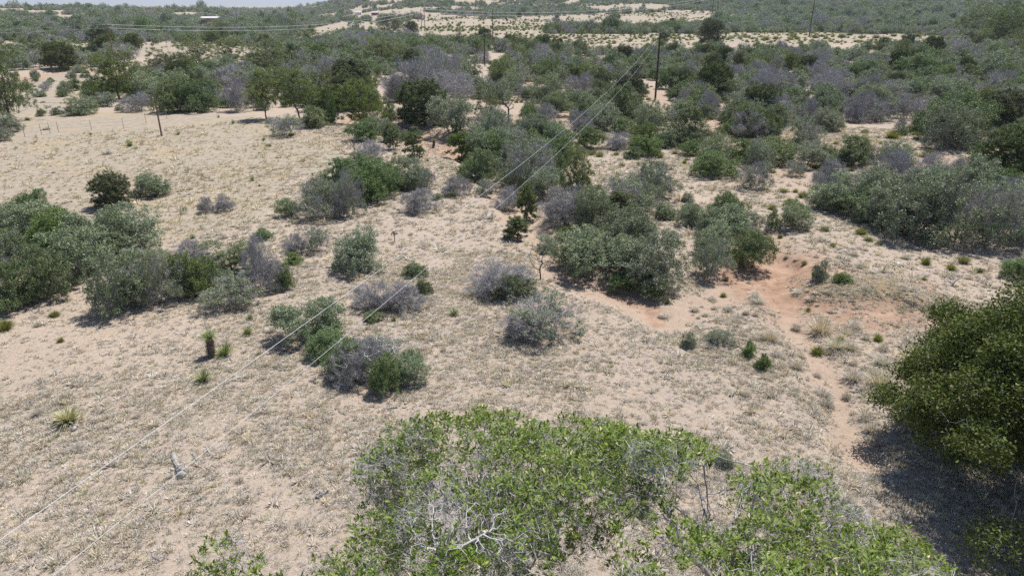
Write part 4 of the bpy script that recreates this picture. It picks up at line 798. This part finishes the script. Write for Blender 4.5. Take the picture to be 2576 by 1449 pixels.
    for i in range(6):
        w_ = .17 + .01 * i; Vb = np.array([(0, 0, 0), (.50, w_, .05), (.75, w_ * .8, .03), (1, 0, -.08), (.75, -w_ * .8, .03), (.50, -w_, .05), (.52, 0, -.03)]); lm.append(mesh_np('leaf', Vb, Fq, [M['hero']], t=np.full(7, .1 + .15 * i)))
    for i in big:
        Mx = Matrix([[d[i][0], sv[i][0], nn[i][0]], [d[i][1], sv[i][1], nn[i][1]], [d[i][2], sv[i][2], nn[i][2]]]); s = float(L[i][0])
        q_ = link('leaf', lm[i % 6], o, loc=tuple(b0[i] - off)); q_.rotation_euler = Mx.to_euler(); q_.scale = (s, s, s)
    # pale dead limb lying over the crown
    A2 = np.array([U(rg.uniform(1030, 1290), rg.uniform(1255, 1405), 8.85 + rg.uniform(-.1, .25)) for _ in range(260)])
    r2 = U(1130, 1400, 8.3); N2, p2, _ = grow(A2, [r2], .055, .06, 70, seed=8, limbs=[[r2, U(1110, 1385, 8.8), U(1085, 1340, 8.95)], [U(1110, 1385, 8.8), U(1170, 1372, 8.95), U(1215, 1345, 9.0)], [U(1110, 1385, 8.8), U(1060, 1375, 8.85)]])
    r_2 = radii(N2, p2, .0036, 2.1, .014); m2 = p2 >= 0; V, F = tubes(N2[p2[m2]] - off, N2[m2] - off, r_2[p2[m2]], r_2[m2], 5); dl = link('dead_limb', mesh_np('dead_limb', V, F, [M['deadwood']]), o); dl['label'] = 'pale bleached dead limb lying over the leaves'
    # thin bare crown between the two leafy masses
    A3 = np.array([U(rg.uniform(1640, 1900), rg.uniform(1170, 1440), 7.6 + rg.uniform(-.3, .3)) for _ in range(200)]); r3 = U(1790, 1335, 7.5)
    N3, p3, _ = grow(A3, [r3], .07, .07, 70, seed=9); r_3 = radii(N3, p3, .0030, 2.2, .016); m3 = p3 >= 0; V, F = tubes(N3[p3[m3]] - off, N3[m3] - off, r_3[p3[m3]], r_3[m3], 4); link('bare_branches', mesh_np('bare_branches', V, F, [M['heromid']]), o, kind='stuff')
    return k
print('hero leaves', hero_oak(), round(time.time() - T0, 1))

# ------------------------------------------------------------------ the large dark oak at the right edge
def right_oak():
    rg = rs(14); cx, cy = 17.1, 17.7; z0 = float(H(cx, cy)); lob = []
    for i in range(165):
        a = rg.rand() * 6.283; h = rg.uniform(.06, 1.0); q = math.sqrt(max(0, 1 - (max(0, h - .30) / .72) ** 2)) * rg.uniform(.35, 1.0) ** .6; R_ = 4.8 * (1 + .16 * math.sin(3 * a + 1) + .12 * math.sin(7 * a + 5 * h) + rg.uniform(-.10, .12))
        lob.append((cx + math.cos(a) * q * R_, cy + math.sin(a) * q * R_, z0 + .4 + h * 5.5, rg.uniform(.45, 1.05)))
    P = lobe_points(rg, lob, 54, .7, -.6)
    limbs = [[(cx, cy, z0 - .1), (cx - .1, cy, z0 + 1.6)], [(cx - .1, cy, z0 + 1.6), (cx - 1.6, cy - .4, z0 + 4)], [(cx - .1, cy, z0 + 1.6), (cx + 1.5, cy + .6, z0 + 4.2)], [(cx - .1, cy, z0 + 1.6), (cx - .6, cy + 1.8, z0 + 4)], [(cx - .1, cy, z0 + 1.6), (cx, cy - 1.8, z0 + 3.6)]]
    NP, par, _ = grow(P[rg.permutation(len(P))[:1700]], [(cx, cy, z0 - .1)], .22, .25, 80, seed=3, limbs=limbs); rad = radii(NP, par, .0055, 2.3, .26); m = par >= 0; off = np.array([cx, cy, z0]); th = rad > .05
    o = empty('oak_tree', (cx, cy, z0)); tag(o, 'large dense dark-green oak cut by the right edge, casting the black shadow', 'tree')
    a = m & th; V, F = tubes(NP[par[a]] - off, NP[a] - off, rad[par[a]], rad[a], 8); link('trunk', mesh_np('trunk', V, F, [M['bark']]), o)
    a = m & ~th; V, F = tubes(NP[par[a]] - off, NP[a] - off, np.minimum(rad[par[a]], .05), rad[a], 4); link('branches', mesh_np('branches', V, F, [M['greybark']]), o, kind='stuff')
    V, F, t = leaves(rg, P, 36, .16, .092, .66, .5); link('foliage', mesh_np('foliage', V - off, F, [M['rightoak']], t=t), o, kind='stuff')
    V, F, t = twigs(rg, P[rg.rand(len(P)) < .4], np.array([cx, cy, z0 + 3]), 4, .34, .009, .7, .1); link('twigs', mesh_np('twigs', V - off, F, [M['twig']], t=t), o, kind='stuff')
right_oak()
print('right oak', round(time.time() - T0, 1))

# ------------------------------------------------------------------ yuccas with trunks, cholla, dead tree, logs, stones
def tall_yucca(u, vb, hpx, label, lean=.0, scale=1.0):
    x, y, z = ground(u, vb); h = hpx * math.hypot(x, y, CAMZ - z) / FD / math.cos(math.atan2(14, y)); o = empty('tree_yucca', (x, y, z)); tag(o, label, 'yucca'); rgx = rs(int(u))
    th = h * .42; V, F = polytube([(0, 0, -.05), (lean * .3, 0, th * .5), (lean, 0, th * 1.05)], [.13 * scale, .11 * scale, .12 * scale], 9); link('trunk', mesh_py('trunk', V, F, [M['skirt']]), o)
    me = tuft_mesh('thatch', rgx, 520, .2, .34 * scale, .022, M['skirt'], 2.35, curve=False, r0=.03, z0=0); V = np.zeros(len(me.vertices) * 3, np.float32); me.vertices.foreach_get('co', V)
    # dead leaves hang down the trunk
    n = 520; a = rgx.rand(n) * 6.28; zz = rgx.uniform(.25, 1.05, n) * th; r0 = .10 * scale; L = .24 * scale; b = np.stack([np.cos(a) * r0 + lean * zz / th, np.sin(a) * r0, zz], 1); d = unit(np.stack([np.cos(a) * .75, np.sin(a) * .75, -np.ones(n) * rgx.uniform(.4, 1.3, n)], 1)); s = np.stack([-np.sin(a), np.cos(a), 0 * a], 1) * .014
    V = np.stack([b - s, b + s, b + d * L * rgx.uniform(.7, 1.2, (n, 1))], 1).reshape(-1, 3); link('dead_leaf_skirt', mesh_np('dead_leaf_skirt', V, np.arange(n * 3).reshape(n, 3), [M['skirt']]), o, kind='stuff')
    me = tuft_mesh('leaf_crown', rgx, 260, .3, .46 * scale, .026, M['yucca'], .95, curve=False, r0=.02, z0=0); link('leaf_crown', me, o, loc=(lean, 0, th * 1.05), kind='stuff')
    if h > 1.2:
        V, F = polytube([(lean, 0, th), (lean - .05, .03, th + .55), (lean - .13, .05, h * 1.12)], [.014, .012, .006], 5); link('flower_stalk', mesh_py('flower_stalk', V, F, [M['deadwood']]), o)
    return o
tall_yucca(532, 897, 92, 'tall yucca with brown skirted trunk standing in the near grass', .04, 1.0)
tall_yucca(1090, 372, 34, 'small trunked yucca on the sandy ground below the dead snags', .1, .8)
def yellow_yucca():
    x, y, z = ground(172, 1062); o = empty('yellow_yucca', (x, y, z)); tag(o, 'pale yellow drooping yucca beside grey fallen trunks at lower left', 'yucca'); rgx = rs(91)
    link('leaf_crown', tuft_mesh('leaf_crown', rgx, 300, .4, .62, .03, M['yuccayellow'], 1.0, r0=.04, z0=.08), o, kind='stuff')
    V, F = polytube([(0, 0, -.02), (.02, 0, .1)], [.09, .07], 8); link('stem', mesh_py('stem', V, F, [M['log']]), o)
yellow_yucca()
def log(pts, r, label, name='fallen_yucca_log', mat='log', ringed=True):
    W = [ground(u, v) for u, v in pts]; base = np.array(W[0]); n = 24 if ringed else 10; P = []; rgx = rs(int(pts[0][0] + pts[0][1]))
    seg = np.linspace(0, len(W) - 1, n)
    for t in seg:
        i = min(int(t), len(W) - 2); f = t - i; P.append(np.array(W[i]) * (1 - f) + np.array(W[i + 1]) * f - base + (0, 0, r * .5))
    P = np.array(P); rr = r * (1 + (.14 * np.where(np.arange(n) % 2, 1, -1) if ringed else 0) + rgx.normal(0, .10, n)) * np.clip(1.1 - np.abs(seg / seg[-1] - .5) * .5, .3, 1.1) * np.where((np.arange(n) == 0) | (np.arange(n) == n - 1), .45, 1)
    V, F = polytube(P, rr, 9); V = V + rgx.normal(0, r * .07, V.shape)
    for i, w_ in enumerate(W): pass
    V[:, 2] += 0; o = link(name, mesh_py(name, V, F, [M[mat]]), loc=tuple(base)); tag(o, label, 'log' if mat == 'log' else 'stick'); return o
cS = lambda x, y: conv('S', x, y)[:2]
cT = lambda x, y: conv('T', x, y)[:2]
log([cS(935, 790), cS(950, 850), cS(965, 868)], .085, 'upper segment of the pale fallen yucca trunk at lower left')
log([cS(968, 870), cS(985, 925)], .12, 'thick pale lower segment of the fallen yucca trunk')
log([cS(395, 672), cS(412, 640), cS(432, 605)], .07, 'short grey log leaning against the pale yellow yucca')
log([cS(248, 692), cS(290, 668), cS(328, 650)], .045, 'small grey log left of the pale yellow yucca')
log([cS(640, 668), cS(690, 645), cS(742, 618)], .05, 'slender grey log lying under the upper near wire')
log([cS(1706, 1032), cS(1740, 1010), cS(1776, 990)], .075, 'stubby pale log left of the foreground oak')
log([cT(232, 550), cT(270, 545), cT(306, 542)], .045, 'low grey log above the foreground oak among round stones')
log([cS(1042, 790), cS(1062, 828)], .05, 'short dark-banded log at the end of the long stick')
log([cS(876, 850), cS(888, 815)], .045, 'small grey log left of the fallen yucca trunk')
log([cS(1110, 752), cS(1132, 790)], .03, 'thin curved log above the long stick')
for a, b, r, l in [((1065, 830), (1222, 795), .022, 'longest tan dry stick right of the fallen trunk'), ((1030, 852), (1122, 876), .018, 'dark dry stick beside the fallen trunk'), ((1162, 922), (1218, 884), .013, 'thin pale stick below the long stick'), ((1118, 842), (1172, 872), .013, 'thin brown stick between the long stick and the dark stick'), ((866, 962), (957, 958), .012, 'thin brown stick lying below the fallen trunk'), ((908, 645), (928, 692), .01, 'thin upright twig in the grass above the fallen trunk')]:
    log([cS(*a), cS(*b)], r, l, 'dry_stick', 'polewood' if 'dark' in l or 'brown' in l else 'deadwood', False)
for (f, x, y, s, l) in [(cS, 930, 880, .10, 'round white stone touching the fallen yucca trunk'), (cT, 268, 520, .06, 'leftmost round grey stone above the foreground oak'), (cT, 347, 522, .10, 'largest round grey stone above the foreground oak'), (cT, 338, 541, .08, 'round grey stone at the end of the low log'), (cT, 392, 548, .07, 'rightmost round grey stone above the foreground oak'), (cS, 285, 205, .06, 'small white stone in the grass near the left edge')]:
    x, y, z = ground(*f(x, y)); o = link('field_stone', rock_mesh(int(s * 1000)), loc=(x, y, z + s * .3)); o.scale = (s, s, s); tag(o, l, 'stone')
def cholla(u, v, hpx, label):
    x, y, z = ground(u, v); h = hpx * math.hypot(x, y, CAMZ - z) / FD; rgx = rs(5); A = lobe_points(rgx, [(0, 0, h * .7, h * .34)], 40); NP, par, _ = grow(A, [(0, 0, -.02)], h * .12, h * .12, 30, seed=2, limbs=[[(0, 0, 0), (0, 0, h * .35)]])
    rad = np.full(len(NP), h * .035); m = par >= 0; V, F = tubes(NP[par[m]], NP[m], rad[m], rad[m], 6); o = empty('cholla_cactus', (x, y, z)); tag(o, label, 'cactus'); link('stems', mesh_np('stems', V, F, [M['bark']]), o)
    P = np.repeat(NP[m], 14, 0); V, F, t = twigs(rgx, NP[m], np.zeros(3), 14, h * .10, .01, 1.2, 0); link('spines', mesh_np('spines', V, F, [M['twig']], t=t), o, kind='stuff')
cholla(993, 608, 28, 'small brown branching cholla cactus standing alone in the meadow')
def dead_tree(u, v, wpx, hpx, label, name='dead_tree', mat='bark', seed=1, n=70, tip=.008, limb=None):
    x, y, z = ground(u, v); s = math.hypot(x, y, CAMZ - z) / FD; W, h = wpx * s, hpx * s; rgx = rs(seed); A = np.stack([rgx.uniform(-.5, .5, n) * W, rgx.uniform(-.4, .4, n) * W, rgx.uniform(.3, 1.0, n) * h], 1)
    NP, par, _ = grow(A, [(0, 0, -.05)], h * .07, h * .075, 50, seed=seed, limbs=[[(0, 0, 0), (rgx.normal(0, .08) * h, 0, h * .35)]]); rad = radii(NP, par, tip, 2.0, .1); m = par >= 0
    V, F = tubes(NP[par[m]], NP[m], rad[par[m]], rad[m], 5); o = empty(name, (x, y, z)); tag(o, label, 'dead tree'); link('trunk', mesh_np('trunk', V, F, [M[mat]]), o)
for a in [((1575, 640)[0] * 0 + 1360, 705, 75, 95, 'dark leafless small tree right of the large silvery bare shrub', 'dead_tree', 'bark', 4, 60, .008), (980, 930, 120, 90, 'weathered branching snag in the near dark shrub clump', 'dead_tree', 'deadwood', 6, 110, .009), (900, 950, 130, 95, 'bleached leafless branches at the left of the near shrub clump', 'dead_tree', 'deadwood', 7, 110, .009),
          (1282, 318, 36, 70, 'tall black snag behind the small trunked yucca', 'dead_tree', 'bark', 9, 18, .03), (1245, 262, 40, 60, 'forked dark snag left of the tall black snag', 'dead_tree', 'bark', 10, 16, .03), (890, 400, 45, 60, 'thin dark leafless tree beside the red bank', 'dead_tree', 'bark', 11, 40, .012), (2395, 720, 40, 30, 'broken pale snag below the long shady clump', 'dead_tree', 'deadwood', 12, 20, .012)]:
    dead_tree(*a)
def gnarled(u, v, wpx, hpx, label, seed):
    x, y, z = ground(u, v); s = math.hypot(x, y, CAMZ - z) / FD; W, h = wpx * s, hpx * s * .8; rgx = rs(seed); lb = lobes_dome(rgx, W, h, 26, .3, (.10, .16), .35); A = lobe_points(rgx, lb, 26)
    NP, par, _ = grow(A, [(0, 0, -.05)], .28, .3, 60, seed=seed, limbs=[[(0, 0, 0), (.2, 0, h * .25)]]); rad = radii(NP, par, .012, 2.2, .24); m = par >= 0; V, F = tubes(NP[par[m]], NP[m], rad[par[m]], rad[m], 4); o = empty('bare_tree', (x, y, z)); tag(o, label, 'dead tree'); link('branches', mesh_np('branches', V, F, [M['greybark']]), o)
    V, F, t = twigs(rgx, A, np.array([0, 0, h * .3]), 9, .7, .022, .8, -.25); link('twigs', mesh_np('twigs', V, F, [M['twig']], t=t), o, kind='stuff')
gnarled(1120, 282, 210, 125, 'sprawling bare grey tree behind the big round juniper', 5)
print('details', round(time.time() - T0, 1))

# ------------------------------------------------------------------ poles, wires, fence, houses
POLES = {}
def pole(key, u, vb, vt, label, r=.14, arms=0, dark=False, h=None):
    x, y, z = ground(u, vb); fx, fy, fd_ = ray(u, vt); hh = h if h else (CAMZ + fd_ / fy * y) - z
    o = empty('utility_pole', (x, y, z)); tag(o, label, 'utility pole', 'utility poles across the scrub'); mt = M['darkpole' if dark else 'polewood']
    V, F = polytube([(0, 0, -.3), (0, 0, hh * .5), (0, 0, hh)], [r, r * .88, r * .72], 10); link('shaft', mesh_py('shaft', V, F, [mt]), o)
    for i in range(arms):
        V, F = box(0, -.12, hh - .35 - i * .9, 2.2, .1, .12); link('crossarm', mesh_py('crossarm', V, F, [mt]), o)
        for dx in (-1.0, 1.0):
            V, F = polytube([(dx, -.12, hh - .29 - i * .9), (dx, -.12, hh - .10 - i * .9)], [.05, .035], 7); link('insulator', mesh_py('insulator', V, F, [M['insul']]), o)
    if not arms:
        for dz in (.04, 1.05):
            V, F = polytube([(-.11, -.02, hh - dz), (-.22, -.02, hh - dz + .1)], [.035, .045], 7); link('insulator', mesh_py('insulator', V, F, [M['insul']]), o)
    POLES[key] = (x, y, z + hh); return o
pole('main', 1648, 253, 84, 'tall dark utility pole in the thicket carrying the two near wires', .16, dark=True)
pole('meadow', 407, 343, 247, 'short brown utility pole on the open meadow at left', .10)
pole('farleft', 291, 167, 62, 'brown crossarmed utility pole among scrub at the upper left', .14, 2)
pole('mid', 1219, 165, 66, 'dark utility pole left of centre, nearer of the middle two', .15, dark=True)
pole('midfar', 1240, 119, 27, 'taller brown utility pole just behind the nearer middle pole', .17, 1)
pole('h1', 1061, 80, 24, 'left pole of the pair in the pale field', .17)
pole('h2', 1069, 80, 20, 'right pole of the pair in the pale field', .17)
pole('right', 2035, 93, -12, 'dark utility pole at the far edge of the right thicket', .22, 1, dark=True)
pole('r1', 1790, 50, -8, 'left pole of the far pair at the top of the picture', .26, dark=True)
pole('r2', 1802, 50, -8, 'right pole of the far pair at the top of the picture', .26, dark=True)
pole('edge', 4, 122, 78, 'brown utility pole cut by the left edge', .16)
pole('tr1', 2603, 12, -14, 'x', .2) if False else None
def wire(name, A, B, sag, r, mat, label, n=90):
    A, B = np.array(A), np.array(B); t = np.linspace(0, 1, n)[:, None]; P = A * (1 - t) + B * t; P[:, 2] -= (4 * sag * t * (1 - t))[:, 0]
    rr = np.asarray(r) * np.ones(n); V, F = polytube(P - A, rr, 5); o = link(name, mesh_py(name, V, F, [M[mat]]), loc=tuple(A)); tag(o, label, 'wire', 'overhead wires'); return o
mx, my, mz = POLES['main']; k = -.285
end = lambda yy: mx + (yy - my) * ((mx + 7.25) / (my - 7.8))
EY = -38.0
wire('overhead_wire', (end(EY), EY, mz + .05), (mx - .2, my, mz), 3.45, .0056, 'wire', 'upper of the two near bright wires crossing from lower left to the dark pole', 160)
wire('overhead_wire', (end(EY) + .25, EY, mz - .95), (mx - .2, my, mz - 1.05), 3.45, .0048, 'wire', 'lower of the two near bright wires crossing from lower left to the dark pole', 160)
# the pole behind the camera that carries them
o = empty('utility_pole', (end(EY), EY, float(H(end(EY), EY)))); tag(o, 'utility pole behind the viewpoint carrying the near wires', 'utility pole'); V, F = polytube([(0, 0, -.3), (0, 0, mz + .2)], [.16, .12], 10); link('shaft', mesh_py('shaft', V, F, [M['darkpole']]), o)
h1, r1, fl = POLES['h1'], POLES['r1'], POLES['farleft']
for i, dz in enumerate((0, -1.6)):
    lo = 'lower' if i else 'upper'
    wire('overhead_wire', (h1[0], h1[1], h1[2] + dz), (r1[0], r1[1], r1[2] + dz), 5.5, .055, 'wire', f'{lo} pale far wire between the pole pairs')
    wire('overhead_wire', (fl[0], fl[1], fl[2] + dz * .5), (h1[0], h1[1], h1[2] + dz), 3.6, [.022 + .03 * q / 89 for q in range(90)], 'wire', f'{lo} pale far wire from the crossarmed pole to the field pair')
    wire('overhead_wire', (fl[0] - 150, fl[1] + 10, fl[2] + 1 + dz * .5), (fl[0], fl[1], fl[2] + dz * .5), 2.4, .022, 'wire', f'{lo} pale far wire left of the crossarmed pole')
rt = POLES['right']; wire('overhead_wire', (r1[0], r1[1], r1[2]), (rt[0] + 160, rt[1] + 20, 17), 3, .03, 'wire', 'thin pale wire at the top right of the picture')
me_ = POLES['meadow']
wire('overhead_wire', (me_[0], me_[1], me_[2] - .3), (68, 80, 3.9), 1.7, .013, 'darkwire', 'thin dark wire strung low across the thicket')
wire('overhead_wire', (-75, 82, 4.2), (me_[0], me_[1], me_[2] - .3), .5, .013, 'darkwire', 'thin dark wire left of the short meadow pole')
# wire fence at the far rim of the meadow
def fence(pts, label, n):
    W = [ground(u, v) for u, v in pts]; o = empty('wire_fence', W[0]); tag(o, label, 'fence'); b = np.array(W[0]); P = []
    for t in np.linspace(0, len(W) - 1, n):
        i = min(int(t), len(W) - 2); f = t - i; q = np.array(W[i]) * (1 - f) + np.array(W[i + 1]) * f; q[2] = H(q[0], q[1]); P.append(q - b)
        V, F = polytube([(0, 0, -.1), (0, 0, 1.25)], [.028, .024], 5); link('post', mesh_py('post', V, F, [M['postmetal']]), o, loc=tuple(P[-1]))
    for hgt in (.45, .8, 1.15):
        V, F = polytube([p + (0, 0, hgt) for p in P], .006, 4); link('strand', mesh_py('strand', V, F, [M['postmetal']]), o)
fence([(20, 352), (105, 340), (148, 334), (312, 325), (420, 300)], 'thin wire fence with metal posts along the meadow rim', 9)
def brace(u, v, hpx, label, lean):
    x, y, z = ground(u, v); s = math.hypot(x, y) / FD; h = hpx * s; o = empty('fence_brace', (x, y, z)); tag(o, label, 'fence post')
    V, F = polytube([(0, 0, -.1), (0, 0, h)], [.11, .10], 8); link('post', mesh_py('post', V, F, [M['darkpole']]), o)
    V, F = polytube([(lean, 0, 0), (0, 0, h * .75)], [.07, .07], 8); link('strut', mesh_py('strut', V, F, [M['darkpole']]), o)
brace(1158, 275, 26, 'dark wooden fence brace left of the big round juniper', -2.3); brace(2422, 126, 26, 'dark wooden fence brace before the upper right oak', -2.6)
def house(u, v, wpx, hpx, wall, label, rz=.2, windows=3):
    x, y, z = ground(u, v); s = math.hypot(x, y) / FD; W = wpx * s; h = max(2.4, hpx * s * .62); Dp = W * .55; o = empty('house', (x, y + Dp / 2, z), rz); tag(o, label, 'house')
    V, F = box(0, 0, h / 2 - .2, W, Dp, h + .4); link('wall', mesh_py('wall', V, F, [M[wall]]), o)
    e = .5; a = W / 2 + e; b = Dp / 2 + e; rh = Dp * .16; V = np.array([(-a, -b, h + .02), (a, -b, h + .02), (a, 0, h + rh + .02), (-a, 0, h + rh + .02), (a, b, h + .02), (-a, b, h + .02)]); V = np.vstack([V, V + (0, 0, .14)])
    F = [(0, 3, 2, 1), (3, 5, 4, 2), (6, 7, 8, 9), (9, 8, 10, 11), (0, 1, 7, 6), (4, 5, 11, 10), (1, 2, 8, 7), (2, 4, 10, 8), (3, 0, 6, 9), (5, 3, 9, 11)]; link('roof', mesh_py('roof', V, F, [M['roofmetal']]), o)
    for i in range(windows):
        wx = -W / 2 + W * (i + .8) / (windows + .6); V, F = box(wx, -Dp / 2 - .03, h * .58, W * .08, .06, h * .3); fr = link('window', mesh_py('window', V, F, [M['whitewall']]), o); V, F = box(wx, -Dp / 2 - .07, h * .58, W * .06, .03, h * .24); link('pane', mesh_py('pane', V, F, [M['glass']]), fr)
    V, F = box(W * .38, -Dp / 2 - .03, h * .38, 1.0, .06, h * .76); link('door', mesh_py('door', V, F, [M['doorpaint']]), o)
house(527, 57, 36, 13, 'redwall', 'far red-walled house with a white roof on the left hillside', .15)
house(900, 39, 13, 6, 'whitewall', 'left of the two tiny white sheds among far trees', .3, 1); house(943, 40, 15, 6, 'redwall', 'right of the two tiny pale-roofed sheds among far trees', -.2, 1)

# ------------------------------------------------------------------ the hazy air
def haze():
    me = bpy.data.meshes.new('haze'); V, F = box(0, 0, 0, 2, 2, 2); V = V * (27000, 27000, 200) + (0, 0, 160); me.from_pydata([tuple(v) for v in V], [], F)
    m = bpy.data.materials.new('air'); m.use_nodes = True; nt = m.node_tree; nt.nodes.clear(); out = nt.nodes.new('ShaderNodeOutputMaterial'); pv = nt.nodes.new('ShaderNodeVolumePrincipled'); pv.inputs['Color'].default_value = (.80, .88, 1.0, 1); pv.inputs['Density'].default_value = 1.25e-4; pv.inputs['Anisotropy'].default_value = .1
    nt.links.new(pv.outputs[0], out.inputs['Volume']); me.materials.append(m); o = link('haze', me); o['kind'] = 'stuff'
haze()
settle_labels()
print('tris', sum(len(m.loops) - 2 * len(m.polygons) for m in bpy.data.meshes))
print('done', round(time.time() - T0, 1), 'objects', len(SC.objects))
